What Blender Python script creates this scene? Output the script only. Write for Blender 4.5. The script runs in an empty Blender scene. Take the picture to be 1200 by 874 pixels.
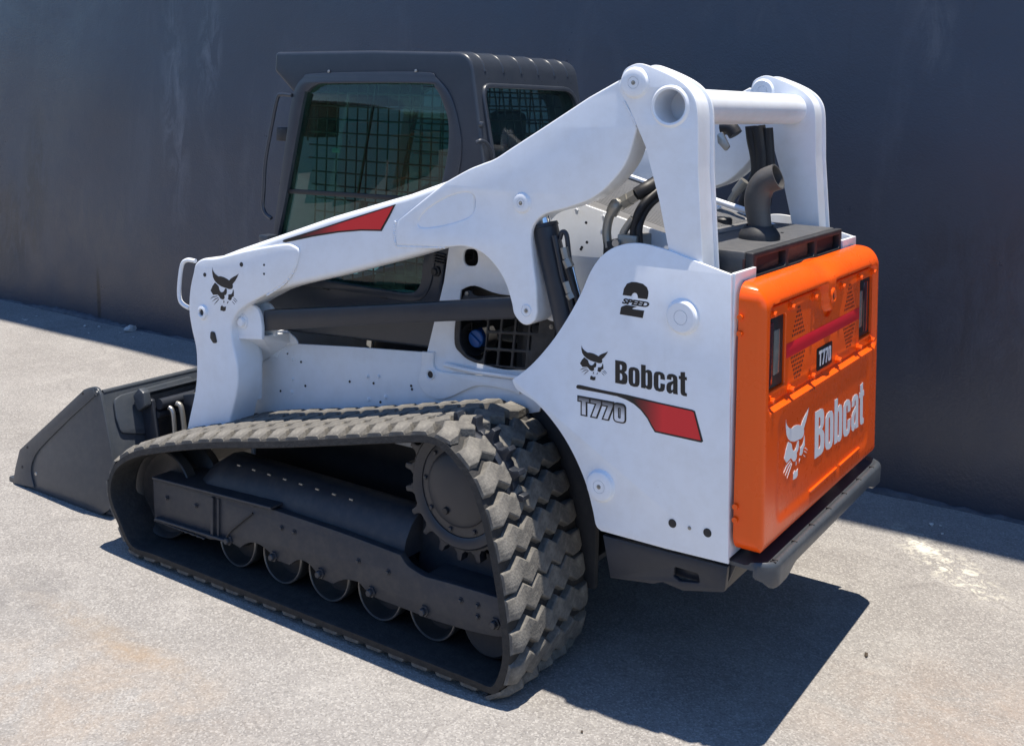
import bpy, bmesh, math, random
from mathutils import Vector, Matrix, Euler

# ------------------------------------------------------------------ camera, sky, sun
sc = bpy.context.scene
COL = sc.collection
PW, PH = 1200.0, 874.0                     # photograph size
FPX, PPX, PPY = 1268.5, 600.0, 100.0       # focal length and principal point in photo pixels
CAM = Vector((2.4337, -2.8619, 1.9077))
ROT = Euler((1.58439, -0.02822, 0.58657), 'XYZ')
cam_d = bpy.data.cameras.new('camera')
cam = bpy.data.objects.new('camera', cam_d)
COL.objects.link(cam)
cam.location = CAM
cam.rotation_euler = ROT
cam_d.sensor_fit = 'HORIZONTAL'
cam_d.sensor_width = 36.0
cam_d.lens = FPX / PW * 36.0
cam_d.shift_y = -(PH / 2 - PPY) / PW       # the photograph is cropped low out of a level frame
cam_d.clip_end = 500
sc.camera = cam

SUN_DIR = Vector((0.045, 0.052, 1.0)).normalized()     # towards the sun: almost overhead, a little behind the wall
SUN_EL = math.asin(SUN_DIR.z)
SUN_AZ = math.atan2(SUN_DIR.x, SUN_DIR.y)
world = bpy.data.worlds.new('World')
sc.world = world
world.use_nodes = True
wn = world.node_tree
sky = wn.nodes.new('ShaderNodeTexSky')
sky.sky_type = 'NISHITA'
sky.sun_disc = False
sky.sun_elevation = SUN_EL
sky.sun_rotation = SUN_AZ
sky.air_density = 1.0
sky.dust_density = 0.0
sky.ozone_density = 10.0
wn.links.new(sky.outputs[0], wn.nodes['Background'].inputs[0])
wn.nodes['Background'].inputs[1].default_value = 0.13
sun_d = bpy.data.lights.new('sun', 'SUN')
sun_d.energy = 5.0
sun_d.angle = math.radians(0.53)
sun_d.color = (1.0, 0.925, 0.82)
sun = bpy.data.objects.new('sun', sun_d)
COL.objects.link(sun)
sun.location = (0, 0, 12)
sun.rotation_euler = SUN_DIR.to_track_quat('Z', 'Y').to_euler()
sc.view_settings.view_transform = 'Standard'
sc.view_settings.look = 'None'
sc.view_settings.exposure = 0.58
sc.view_settings.gamma = 1.0
sc.cycles.max_bounces = 6
sc.cycles.diffuse_bounces = 3
sc.cycles.glossy_bounces = 3
sc.cycles.transparent_max_bounces = 12
random.seed(7)

# ------------------------------------------------------------------ measuring
RM = ROT.to_matrix()


def ray(px, py):
    return RM @ Vector(((px - PPX) / FPX, -(py - PPY) / FPX, -1.0))


def onY(px, py, Y):
    d = ray(px, py)
    p = CAM + d * ((Y - CAM.y) / d.y)
    return (p.x, p.z)


def onX(px, py, X):
    d = ray(px, py)
    p = CAM + d * ((X - CAM.x) / d.x)
    return (p.y, p.z)


def onZ(px, py, Z):
    d = ray(px, py)
    p = CAM + d * ((Z - CAM.z) / d.z)
    return (p.x, p.y)


def PY(pts, Y):
    return [onY(p[0], p[1], Y) + tuple(p[2:]) for p in pts]


def PX(pts, X):
    return [onX(p[0], p[1], X) + tuple(p[2:]) for p in pts]


def smooth(pts, n=6, closed=True):
    """Catmull-Rom through the points; a third element marks a sharp corner."""
    out = []
    N = len(pts)
    rng = range(N if closed else N - 1)
    for i in rng:
        p1 = pts[i]
        p2 = pts[(i + 1) % N]
        s1, s2 = len(p1) > 2, len(p2) > 2
        p0 = pts[(i - 1) % N] if (closed or i > 0) else p1
        p3 = pts[(i + 2) % N] if (closed or i + 2 < N) else p2
        if s1:
            p0 = p1
        if s2:
            p3 = p2
        if s1 and s2:
            out.append((p1[0], p1[1]))
            continue
        for k in range(n):
            t = k / n
            v = []
            for a in (0, 1):
                m1 = (p2[a] - p0[a]) / 2
                m2 = (p3[a] - p1[a]) / 2
                v.append((2 * t**3 - 3 * t * t + 1) * p1[a] + (t**3 - 2 * t * t + t) * m1 + (-2 * t**3 + 3 * t * t) * p2[a] + (t**3 - t * t) * m2)
            out.append(tuple(v))
    if not closed:
        out.append(tuple(pts[-1][:2]))
    return out


def fillet(pts, r, n=5):
    """Round every corner of a polygon; r is one radius or one per corner."""
    out = []
    N = len(pts)
    for i in range(N):
        a, b, c = Vector(pts[i - 1][:2]), Vector(pts[i][:2]), Vector(pts[(i + 1) % N][:2])
        rr = r[i] if isinstance(r, (list, tuple)) else r
        u, v = (a - b), (c - b)
        lu, lv = u.length, v.length
        if rr <= 0 or lu < 1e-6 or lv < 1e-6:
            out.append(tuple(b))
            continue
        u /= lu
        v /= lv
        ang = u.angle(v)
        if ang > math.pi - 0.02:
            out.append(tuple(b))
            continue
        d = min(rr / math.tan(ang / 2), lu * 0.49, lv * 0.49)
        p, q = b + u * d, b + v * d
        for k in range(n + 1):
            t = k / n
            out.append(tuple((1 - t)**2 * p + 2 * t * (1 - t) * b + t * t * q))
    return out


def circle(cx, cz, r, n=28, a0=0.0):
    return [(cx + r * math.cos(a0 + 2 * math.pi * k / n), cz + r * math.sin(a0 + 2 * math.pi * k / n)) for k in range(n)]


# ------------------------------------------------------------------ materials
def mat_new(name):
    m = bpy.data.materials.new(name)
    m.use_nodes = True
    return m, m.node_tree.nodes, m.node_tree.links, m.node_tree.nodes['Principled BSDF']


def setp(b, **k):
    for a, v in k.items():
        b.inputs[a.replace('_', ' ')].default_value = v


def paint(name, col, rough=0.35, metal=0.0, coat=0.0, dust=0.0, dustcol=(0.30, 0.26, 0.21, 1), bump=0.02, scale=9.0, var=0.06, spec=0.5, bscale=60):
    m, n, l, b = mat_new(name)
    tc = n.new('ShaderNodeTexCoord')
    nz = n.new('ShaderNodeTexNoise')
    nz.inputs['Scale'].default_value = scale
    nz.inputs['Detail'].default_value = 8
    nz.inputs['Roughness'].default_value = 0.65
    l.new(tc.outputs['Object'], nz.inputs['Vector'])
    mx = n.new('ShaderNodeMix')
    mx.data_type = 'RGBA'
    c = Vector(col[:3])
    mx.inputs['A'].default_value = (*(c * (1 - var)), 1)
    mx.inputs['B'].default_value = (*(c * (1 + var)), 1)
    l.new(nz.outputs['Fac'], mx.inputs['Factor'])
    last = mx.outputs['Result']
    if dust > 0:
        n2 = n.new('ShaderNodeTexNoise')
        n2.inputs['Scale'].default_value = scale * 2.3
        n2.inputs['Detail'].default_value = 10
        n2.inputs['Roughness'].default_value = 0.7
        l.new(tc.outputs['Object'], n2.inputs['Vector'])
        rp = n.new('ShaderNodeMapRange')
        rp.inputs['From Min'].default_value = 0.42
        rp.inputs['From Max'].default_value = 0.72
        rp.inputs['To Max'].default_value = dust
        l.new(n2.outputs['Fac'], rp.inputs['Value'])
        m2 = n.new('ShaderNodeMix')
        m2.data_type = 'RGBA'
        l.new(rp.outputs['Result'], m2.inputs['Factor'])
        l.new(last, m2.inputs['A'])
        m2.inputs['B'].default_value = dustcol
        last = m2.outputs['Result']
    l.new(last, b.inputs['Base Color'])
    rr = n.new('ShaderNodeMapRange')
    rr.inputs['To Min'].default_value = max(0.04, rough - 0.08)
    rr.inputs['To Max'].default_value = min(1, rough + 0.10)
    l.new(nz.outputs['Fac'], rr.inputs['Value'])
    l.new(rr.outputs['Result'], b.inputs['Roughness'])
    if bump > 0:
        n3 = n.new('ShaderNodeTexNoise')
        n3.inputs['Scale'].default_value = bscale
        n3.inputs['Detail'].default_value = 4
        l.new(tc.outputs['Object'], n3.inputs['Vector'])
        bp = n.new('ShaderNodeBump')
        bp.inputs['Strength'].default_value = bump
        bp.inputs['Distance'].default_value = 0.01
        l.new(n3.outputs['Fac'], bp.inputs['Height'])
        l.new(bp.outputs['Normal'], b.inputs['Normal'])
    setp(b, Metallic=metal, Coat_Weight=coat, Coat_Roughness=0.12)
    b.inputs['Specular IOR Level'].default_value = spec
    return m


M = {}
M['white'] = paint('white_paint', (0.86, 0.885, 0.915), 0.33, coat=0.10, dust=0.22, dustcol=(0.60, 0.57, 0.52, 1), bump=0, var=0.03, scale=5.0)
def weather(m, amount=0.5):
    """Fine chips and thin rain streaks on top of a paint."""
    n, l = m.node_tree.nodes, m.node_tree.links
    b = n['Principled BSDF']
    src = b.inputs['Base Color'].links[0].from_socket
    tc = n.new('ShaderNodeTexCoord')

    def layer(src, scale, stretch, lo, hi, st, col, detail=8):
        mp = n.new('ShaderNodeMapping')
        mp.inputs['Scale'].default_value = stretch
        l.new(tc.outputs['Object'], mp.inputs['Vector'])
        nz = n.new('ShaderNodeTexNoise')
        nz.inputs['Scale'].default_value = scale
        nz.inputs['Detail'].default_value = detail
        nz.inputs['Roughness'].default_value = 0.7
        l.new(mp.outputs[0], nz.inputs['Vector'])
        mr = n.new('ShaderNodeMapRange')
        for k, x in zip(('From Min', 'From Max', 'To Min', 'To Max'), (lo, hi, 0, st)):
            mr.inputs[k].default_value = x
        l.new(nz.outputs['Fac'], mr.inputs['Value'])
        mx = n.new('ShaderNodeMix')
        mx.data_type = 'RGBA'
        l.new(mr.outputs['Result'], mx.inputs['Factor'])
        l.new(src, mx.inputs['A'])
        mx.inputs['B'].default_value = (*col, 1)
        return mx.outputs['Result']
    src = layer(src, 26, (1, 1, 0.12), 0.58, 0.78, 0.16 * amount, (0.42, 0.40, 0.36))
    src = layer(src, 95, (1, 1, 1), 0.72, 0.76, 0.6 * amount, (0.30, 0.28, 0.26), 3)
    src = layer(src, 3.2, (1, 1, 1), 0.60, 0.80, 0.18 * amount, (0.50, 0.46, 0.40))
    l.new(src, b.inputs['Base Color'])


weather(M['white'])
M['char'] = paint('charcoal_paint', (0.021, 0.025, 0.034), 0.38, dust=0.10, dustcol=(0.085, 0.085, 0.088, 1), var=0.12)
M['cab'] = paint('cab_grey_paint', (0.033, 0.040, 0.053), 0.32, dust=0.12, dustcol=(0.095, 0.10, 0.108, 1), bump=0.03, var=0.08, bscale=220)
M['under'] = paint('undercarriage_paint', (0.026, 0.030, 0.039), 0.50, dust=0.42, dustcol=(0.090, 0.080, 0.070, 1), bump=0.06, var=0.15)
M['bucket'] = paint('bucket_paint', (0.052, 0.061, 0.073), 0.32, dust=0.25, dustcol=(0.13, 0.128, 0.122, 1), bump=0.05, var=0.12)
M['plastic'] = paint('black_plastic', (0.022, 0.023, 0.026), 0.55, dust=0.22, dustcol=(0.13, 0.125, 0.12, 1), bump=0.08, bscale=300)
M['black'] = paint('black_steel', (0.012, 0.013, 0.016), 0.5, dust=0.08, bump=0.03)
M['hose'] = paint('hose_rubber', (0.012, 0.012, 0.014), 0.5, bump=0.05)
M['orange'] = paint('orange_paint', (0.93, 0.105, 0.004), 0.27, coat=0.15, spec=0.35, dust=0.05, dustcol=(0.8, 0.2, 0.04, 1), bump=0.012, var=0.03)
M['belt'] = paint('track_rubber', (0.014, 0.014, 0.0145), 0.72, dust=0.45, dustcol=(0.058, 0.052, 0.046, 1), bump=0.25, scale=14, bscale=90, var=0.2)
M['lug'] = paint('dusty_tread_rubber', (0.105, 0.099, 0.089), 0.85, dust=0.6, dustcol=(0.31, 0.288, 0.245, 1), bump=0.3, scale=10, bscale=140, var=0.22)
M['steel'] = paint('bare_steel', (0.42, 0.42, 0.41), 0.35, metal=0.9, dust=0.2, bump=0.03, var=0.1)
M['zinc'] = paint('zinc_fitting', (0.34, 0.33, 0.30), 0.42, metal=0.7, dust=0.3, dustcol=(0.2, 0.18, 0.14, 1), bump=0.05, var=0.15)
M['chrome'] = paint('chrome_rod', (0.75, 0.77, 0.80), 0.08, metal=1.0, bump=0.0, var=0.02)
M['grime'] = paint('engine_bay_grime', (0.020, 0.021, 0.024), 0.7, dust=0.3, dustcol=(0.06, 0.055, 0.05, 1), bump=0.1)
M['roller'] = paint('worn_roller_steel', (0.055, 0.054, 0.054), 0.45, metal=0.4, dust=0.3, dustcol=(0.16, 0.13, 0.11, 1), bump=0.06, var=0.2)
M['decal_black'] = paint('black_decal', (0.008, 0.008, 0.010), 0.4, bump=0)
M['decal_white'] = paint('white_decal', (0.78, 0.79, 0.82), 0.4, bump=0)
M['decal_red'] = paint('red_decal', (0.70, 0.016, 0.030), 0.35, bump=0, var=0.04)
M['blue'] = paint('blue_cap', (0.010, 0.085, 0.30), 0.4)
M['seat'] = paint('seat_vinyl', (0.018, 0.018, 0.020), 0.6, bump=0.1)
M['grill'] = paint('radiator_grille', (0.19, 0.19, 0.19), 0.45, metal=0.3, dust=0.4, dustcol=(0.27, 0.26, 0.25, 1), bump=0.05)
M['lens_red'] = paint('red_lens', (0.060, 0.006, 0.010), 0.12, coat=0.6, bump=0)
M['lens_grey'] = paint('work_light_lens', (0.20, 0.20, 0.18), 0.18, coat=0.4, bump=0)
M['stone'] = paint('concrete_chip', (0.55, 0.53, 0.50), 0.8, dust=0.3, bump=0.4, var=0.15)
M['leaf'] = paint('dry_leaf', (0.05, 0.035, 0.022), 0.8, bump=0.2)
M['exhaust'] = paint('exhaust_stack', (0.085, 0.083, 0.082), 0.42, dust=0.35, dustcol=(0.15, 0.14, 0.13, 1), bump=0.06)
M['cover'] = paint('grey_plastic_cover', (0.070, 0.072, 0.076), 0.5, dust=0.4, dustcol=(0.15, 0.148, 0.145, 1), bump=0.08, bscale=300)  # paler copy of the black plastic, a sunlit tone put into its colour
M['rim'] = paint('worn_rim_steel', (0.20, 0.195, 0.19), 0.38, metal=0.7, dust=0.4, dustcol=(0.12, 0.10, 0.085, 1), bump=0.08, var=0.25)
M['sash'] = paint('window_rubber', (0.010, 0.010, 0.012), 0.5, bump=0)


def make_glass(name, tint, gloss=1.0, rough=0.0):
    m, n, l, b = mat_new(name)
    n.remove(b)
    out = n['Material Output']
    tr = n.new('ShaderNodeBsdfTransparent')
    tr.inputs['Color'].default_value = (*tint, 1)
    gl = n.new('ShaderNodeBsdfGlossy')
    gl.inputs['Color'].default_value = (1, 1, 1, 1)
    gl.inputs['Roughness'].default_value = rough
    fr = n.new('ShaderNodeFresnel')
    ge = n.new('ShaderNodeNewGeometry')
    io = n.new('ShaderNodeMapRange')           # same index from both faces of the thin pane
    io.inputs['To Min'].default_value = 1.52
    io.inputs['To Max'].default_value = 1 / 1.52
    l.new(ge.outputs['Backfacing'], io.inputs['Value'])
    l.new(io.outputs['Result'], fr.inputs['IOR'])
    mu = n.new('ShaderNodeMath')
    mu.operation = 'MULTIPLY'
    mu.use_clamp = True
    mu.inputs[1].default_value = gloss
    l.new(fr.outputs[0], mu.inputs[0])
    mx = n.new('ShaderNodeMixShader')
    l.new(mu.outputs[0], mx.inputs[0])
    l.new(tr.outputs[0], mx.inputs[1])
    l.new(gl.outputs[0], mx.inputs[2])
    l.new(mx.outputs[0], out.inputs['Surface'])
    return m


M['glass_back'] = make_glass('pale_green_glass', (0.78, 0.93, 0.90), 0.6)
M['glass'] = make_glass('green_tinted_glass', (0.50, 0.80, 0.73), 0.85)


def grad_mat(name, axis, lo, hi, stops, rough=0.38):
    m, n, l, b = mat_new(name)
    tc = n.new('ShaderNodeTexCoord')
    sx = n.new('ShaderNodeSeparateXYZ')
    l.new(tc.outputs['Object'], sx.inputs[0])
    mr = n.new('ShaderNodeMapRange')
    mr.inputs['From Min'].default_value = lo
    mr.inputs['From Max'].default_value = hi
    l.new(sx.outputs[axis], mr.inputs['Value'])
    cr = n.new('ShaderNodeValToRGB')
    while len(cr.color_ramp.elements) < len(stops):
        cr.color_ramp.elements.new(0.5)
    for e, (p, c) in zip(cr.color_ramp.elements, stops):
        e.position = p
        e.color = (*c, 1)
    l.new(mr.outputs['Result'], cr.inputs[0])
    l.new(cr.outputs['Color'], b.inputs['Base Color'])
    b.inputs['Roughness'].default_value = rough
    return m


# ------------------------------------------------------------------ mesh helpers
def link(name, me, mat, parent=None, kind=None):
    o = bpy.data.objects.new(name, me)
    COL.objects.link(o)
    if mat is not None:
        me.materials.clear()
        me.materials.append(mat)
    if parent is not None:
        o.parent = parent
        o.matrix_parent_inverse = PINV.get(parent.name, Matrix.Identity(4))
    if kind:
        o['kind'] = kind
    return o


PINV = {}


def shade(me, deg=35):
    for p in me.polygons:
        p.use_smooth = True
    try:
        me.set_sharp_from_angle(angle=math.radians(deg))
    except Exception:
        pass


def bm_mesh(name, bm, deg=35):
    bmesh.ops.recalc_face_normals(bm, faces=bm.faces)
    me = bpy.data.meshes.new(name)
    bm.to_mesh(me)
    bm.free()
    shade(me, deg)
    return me


def slab_mesh(name, loops, d0, d1, bevel, frame, deg=35, res=1):
    """Extrude 2-D loops (outer, then holes) into a plate between depths d0 and d1 with rounded edges."""
    cu = bpy.data.curves.new(name, 'CURVE')
    cu.dimensions = '2D'
    cu.fill_mode = 'BOTH'
    th = abs(d1 - d0) / 2
    bevel = min(bevel, th * 0.95)
    cu.extrude = th - bevel
    cu.bevel_depth = bevel
    cu.bevel_resolution = res
    cu.offset = -bevel
    for L in loops:
        s = cu.splines.new('POLY')
        s.points.add(len(L) - 1)
        s.use_cyclic_u = True
        for p, q in zip(s.points, L):
            p.co = (q[0], q[1], 0, 1)
    o = bpy.data.objects.new('tmp', cu)
    COL.objects.link(o)
    dg = bpy.context.evaluated_depsgraph_get()
    me = bpy.data.meshes.new_from_object(o.evaluated_get(dg))
    bpy.data.objects.remove(o)
    bpy.data.curves.remove(cu)
    mid = (d0 + d1) / 2
    for v in me.vertices:
        a, b, w = v.co
        if frame == 'Y':
            v.co = (a, mid - w, b)
        elif frame == 'X':
            v.co = (mid + w, a, b)
        else:
            v.co = (a, b, mid + w)
    bm = bmesh.new()
    bm.from_mesh(me)
    bpy.data.meshes.remove(me)
    bmesh.ops.remove_doubles(bm, verts=bm.verts, dist=1e-6)
    return bm_mesh(name, bm, deg)


def plate(name, loops, y0, y1, mat, parent, bevel=0.004, frame='Y', res=1):
    if isinstance(loops[0][0], (int, float)):
        loops = [loops]
    return link(name, slab_mesh(name, loops, y0, y1, bevel, frame, res=res), mat, parent)


def box(name, lo, hi, mat, parent, bevel=0.004, rot=None):
    bm = bmesh.new()
    lo, hi = Vector(lo), Vector(hi)
    c = (lo + hi) / 2
    s = hi - lo
    bmesh.ops.create_cube(bm, size=1, matrix=Matrix.Diagonal((*s, 1)))
    if bevel > 0:
        bmesh.ops.bevel(bm, geom=bm.edges[:], offset=min(bevel, min(s) * 0.45), segments=2, affect='EDGES', profile=0.5)
    mt = Matrix.Translation(c)
    if rot:
        mt = mt @ Euler(rot).to_matrix().to_4x4()
    bmesh.ops.transform(bm, matrix=mt, verts=bm.verts)
    return link(name, bm_mesh(name, bm), mat, parent)


def tube_bm(bm, pts, r, n=12, cap=True, rs=None):
    pts = [Vector(p) for p in pts]
    rings = []
    up = None
    for i, p in enumerate(pts):
        if i == 0:
            t = pts[1] - p
        elif i == len(pts) - 1:
            t = p - pts[-2]
        else:
            t = (pts[i + 1] - p).normalized() + (p - pts[i - 1]).normalized()
        t.normalize()
        if up is None:
            up = Vector((0, 0, 1)) if abs(t.z) < 0.9 else Vector((1, 0, 0))
        a = t.cross(up)
        if a.length < 1e-5:
            a = t.cross(Vector((0, 1, 0)))
        a.normalize()
        b = a.cross(t).normalized()
        up = b
        rr = rs[i] if rs else r
        rings.append([bm.verts.new(p + (a * math.cos(2 * math.pi * k / n) + b * math.sin(2 * math.pi * k / n)) * rr) for k in range(n)])
    for A, B in zip(rings, rings[1:]):
        for k in range(n):
            bm.faces.new((A[k], A[(k + 1) % n], B[(k + 1) % n], B[k]))
    if cap:
        bm.faces.new(rings[0][::-1])
        bm.faces.new(rings[-1])


def curve3(pts, n=6):
    pts = [Vector(p) for p in pts]
    out = []
    N = len(pts)
    for i in range(N - 1):
        p0, p1, p2, p3 = pts[max(i - 1, 0)], pts[i], pts[i + 1], pts[min(i + 2, N - 1)]
        for k in range(n):
            t = k / n
            out.append((2 * t**3 - 3 * t * t + 1) * p1 + (t**3 - 2 * t * t + t) * (p2 - p0) / 2 + (-2 * t**3 + 3 * t * t) * p2 + (t**3 - t * t) * (p3 - p1) / 2)
    out.append(pts[-1])
    return out


def tube(name, pts, r, mat, parent, n=12, rs=None, smoothpath=True, cap=True):
    bm = bmesh.new()
    if smoothpath and len(pts) > 2:
        pts = curve3(pts)
    tube_bm(bm, pts, r, n, cap, rs)
    return link(name, bm_mesh(name, bm, 50), mat, parent)


def lathe_mesh(name, prof, n=36, axis='Y', centre=(0, 0, 0)):
    """prof: (radius, distance along the axis) pairs; closed at the ends when the radius is zero."""
    bm = bmesh.new()
    rings = []
    for r, d in prof:
        if r < 1e-6:
            rings.append([bm.verts.new((0, d, 0))])
        else:
            rings.append([bm.verts.new((r * math.cos(2 * math.pi * k / n), d, r * math.sin(2 * math.pi * k / n))) for k in range(n)])
    for A, B in zip(rings, rings[1:]):
        for k in range(n):
            a0, a1 = A[k % len(A)], A[(k + 1) % len(A)]
            b0, b1 = B[k % len(B)], B[(k + 1) % len(B)]
            f = [a0]
            if a1 is not a0:
                f.append(a1)
            f.append(b1)
            if b0 is not b1:
                f.append(b0)
            if len(f) > 2:
                bm.faces.new(f)
    if axis == 'X':
        bmesh.ops.transform(bm, matrix=Matrix(((0, 1, 0, 0), (1, 0, 0, 0), (0, 0, 1, 0), (0, 0, 0, 1))), verts=bm.verts)
    if axis == 'Z':
        bmesh.ops.transform(bm, matrix=Matrix(((1, 0, 0, 0), (0, 0, 1, 0), (0, 1, 0, 0), (0, 0, 0, 1))), verts=bm.verts)
    bmesh.ops.translate(bm, vec=Vector(centre), verts=bm.verts)
    return bm_mesh(name, bm, 30)


def lathe(name, prof, mat, parent, n=36, axis='Y', centre=(0, 0, 0)):
    return link(name, lathe_mesh(name, prof, n, axis, centre), mat, parent)


MID = 0.905                        # the loader's centre plane
MIRROR = Matrix.Translation((0, 2 * MID, 0)) @ Matrix.Diagonal((1, -1, 1, 1))


def mirror(o, parent):
    """The same part on the other side of the machine, with its own pieces."""
    c = o.copy()
    COL.objects.link(c)
    c.parent = parent
    c.matrix_parent_inverse = PINV.get(parent.name, Matrix.Identity(4)) @ MIRROR
    for ch in list(o.children):
        d = ch.copy()
        COL.objects.link(d)
        d.parent = c
        d.matrix_parent_inverse = ch.matrix_parent_inverse.copy()
    return c


def bolt_mesh(name, r=0.008, h=0.006, axis='Y', sgn=-1):
    prof = [(r * 1.5, 0), (r * 1.5, 0.3 * h * sgn), (r, 0.32 * h * sgn), (r, 0.85 * h * sgn), (r * 0.8, h * sgn), (0, h * sgn)]
    return lathe_mesh(name, prof, 6 if r > 0.005 else 8, axis)


def put(name, me, loc, mat, parent):
    o = link(name, me, mat, parent)
    o.location = loc
    return o


# ------------------------------------------------------------------ ground and wall
def ground_material():
    m, n, l, b = mat_new('worn_concrete_yard')
    tc = n.new('ShaderNodeTexCoord')

    def noise(scale, detail=6, rough=0.6, dist=0.0, vec=None):
        t = n.new('ShaderNodeTexNoise')
        t.inputs['Scale'].default_value = scale
        t.inputs['Detail'].default_value = detail
        t.inputs['Roughness'].default_value = rough
        t.inputs['Distortion'].default_value = dist
        l.new(vec or tc.outputs['Object'], t.inputs['Vector'])
        return t.outputs['Fac']

    def ramp(v, a, bb, t0=0.0, t1=1.0):
        r = n.new('ShaderNodeMapRange')
        r.inputs['From Min'].default_value = a
        r.inputs['From Max'].default_value = bb
        r.inputs['To Min'].default_value = t0
        r.inputs['To Max'].default_value = t1
        l.new(v, r.inputs['Value'])
        return r.outputs['Result']

    def mix(f, a, c, mode='MIX'):
        x = n.new('ShaderNodeMix')
        x.data_type = 'RGBA'
        x.blend_type = mode
        if isinstance(f, float):
            x.inputs['Factor'].default_value = f
        else:
            l.new(f, x.inputs['Factor'])
        for s, v in (('A', a), ('B', c)):
            if isinstance(v, tuple):
                x.inputs[s].default_value = (*v, 1)
            else:
                l.new(v, x.inputs[s])
        return x.outputs['Result']

    def mul(a, c):
        x = n.new('ShaderNodeMath')
        x.operation = 'MULTIPLY'
        l.new(a, x.inputs[0])
        if isinstance(c, float):
            x.inputs[1].default_value = c
        else:
            l.new(c, x.inputs[1])
        return x.outputs[0]

    base = mix(ramp(noise(0.9, 8, 0.6), 0.3, 0.7), (0.220, 0.206, 0.191), (0.300, 0.286, 0.268))
    base = mix(ramp(noise(3.1, 8, 0.7, 0.6), 0.45, 0.75), base, (0.36, 0.342, 0.317))
    base = mix(ramp(noise(1.7, 6, 0.7, 1.2), 0.52, 0.74, 0, 0.6), base, (0.195, 0.180, 0.170))
    base = mix(ramp(noise(5.5, 9, 0.75, 1.6), 0.60, 0.72, 0, 0.4), base, (0.40, 0.385, 0.36))
    base = mix(ramp(noise(0.35, 5, 0.6, 0.5), 0.40, 0.62, 0, 0.35), base, (0.25, 0.235, 0.225))
    # aggregate: fine pale and dark grains
    vo = n.new('ShaderNodeTexVoronoi')
    vo.inputs['Scale'].default_value = 165
    l.new(tc.outputs['Object'], vo.inputs['Vector'])
    sp = n.new('ShaderNodeSeparateColor')
    l.new(vo.outputs['Color'], sp.inputs[0])
    base = mix(ramp(sp.outputs[0], 0.55, 0.95, 0, 0.46), base, (0.52, 0.50, 0.465))
    base = mix(ramp(sp.outputs[1], 0.62, 0.95, 0, 0.44), base, (0.12, 0.114, 0.11))
    base = mix(ramp(noise(320, 3, 0.6), 0.42, 0.7, 0, 0.32), base, (0.15, 0.145, 0.14))
    # marks with a place of their own: rust run beside the track, dried spill towards the wall, oil and tan patches
    def local(cx_, cy_, ang, lx, ly):
        m1 = n.new('ShaderNodeMapping')
        m1.inputs['Location'].default_value = (-cx_, -cy_, 0)
        l.new(tc.outputs['Object'], m1.inputs['Vector'])
        m2 = n.new('ShaderNodeMapping')
        m2.inputs['Rotation'].default_value = (0, 0, -ang)
        l.new(m1.outputs[0], m2.inputs['Vector'])
        m3 = n.new('ShaderNodeMapping')
        m3.inputs['Scale'].default_value = (1 / lx, 1 / ly, 0)
        l.new(m2.outputs[0], m3.inputs['Vector'])
        gg = n.new('ShaderNodeTexGradient')
        gg.gradient_type = 'SPHERICAL'
        l.new(m3.outputs[0], gg.inputs['Vector'])
        return gg.outputs['Fac']

    base = mix(mul(mul(ramp(local(-0.80, -0.44, -0.05, 0.75, 0.09), 0.0, 0.7), ramp(noise(9, 8, 0.7, 0.8), 0.36, 0.62)), 0.32), base, (0.30, 0.22, 0.14))
    base = mix(mul(mul(ramp(local(-0.62, -0.47, 0.2, 0.22, 0.07), 0.0, 0.7), ramp(noise(14, 8, 0.7, 0.8), 0.40, 0.60)), 0.36), base, (0.30, 0.20, 0.11))
    base = mix(mul(mul(ramp(local(-0.55, -0.75, 0.3, 0.75, 0.45), 0.0, 0.7), ramp(noise(5, 8, 0.7, 0.8), 0.40, 0.65)), 0.35), base, (0.36, 0.27, 0.19))
    base = mix(mul(mul(ramp(local(1.80, 0.80, 0.5, 0.75, 0.5), 0.0, 0.7), ramp(noise(5, 8, 0.7, 0.8), 0.38, 0.65)), 0.40), base, (0.33, 0.25, 0.19))
    base = mix(mul(mul(ramp(local(-1.35, -0.45, 0.2, 0.35, 0.22), 0.0, 0.7), ramp(noise(6, 8, 0.7, 0.8), 0.40, 0.62)), 0.45), base, (0.14, 0.135, 0.135))
    base = mix(mul(mul(ramp(local(1.46, 2.02, -0.83, 0.50, 0.14), 0.0, 0.6), ramp(noise(15, 9, 0.72, 1.6), 0.50, 0.60)), 0.85), base, (0.62, 0.59, 0.49))
    base = mix(mul(mul(ramp(local(1.34, 2.14, -0.83, 0.16, 0.05), 0.0, 0.6), ramp(noise(20, 9, 0.72, 1.6), 0.42, 0.55)), 0.9), base, (0.66, 0.63, 0.53))
    # hairline cracks
    v2 = n.new('ShaderNodeTexVoronoi')
    v2.feature = 'DISTANCE_TO_EDGE'
    v2.inputs['Scale'].default_value = 0.42
    wp = n.new('ShaderNodeMix')
    wp.data_type = 'RGBA'
    wp.blend_type = 'LINEAR_LIGHT'
    wp.inputs['Factor'].default_value = 0.25
    nn = n.new('ShaderNodeTexNoise')
    nn.inputs['Scale'].default_value = 2.2
    nn.inputs['Detail'].default_value = 8
    l.new(tc.outputs['Object'], nn.inputs['Vector'])
    l.new(tc.outputs['Object'], wp.inputs['A'])
    l.new(nn.outputs['Color'], wp.inputs['B'])
    l.new(wp.outputs['Result'], v2.inputs['Vector'])
    crack = ramp(v2.outputs['Distance'], 0.0, 0.004, 1, 0)
    base = mix(mul(crack, 0.35), base, (0.13, 0.12, 0.115))
    l.new(base, b.inputs['Base Color'])
    b.inputs['Roughness'].default_value = 0.88
    b.inputs['Specular IOR Level'].default_value = 0.25
    bp = n.new('ShaderNodeBump')
    bp.inputs['Strength'].default_value = 0.55
    bp.inputs['Distance'].default_value = 0.004
    h = n.new('ShaderNodeMath')
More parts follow.
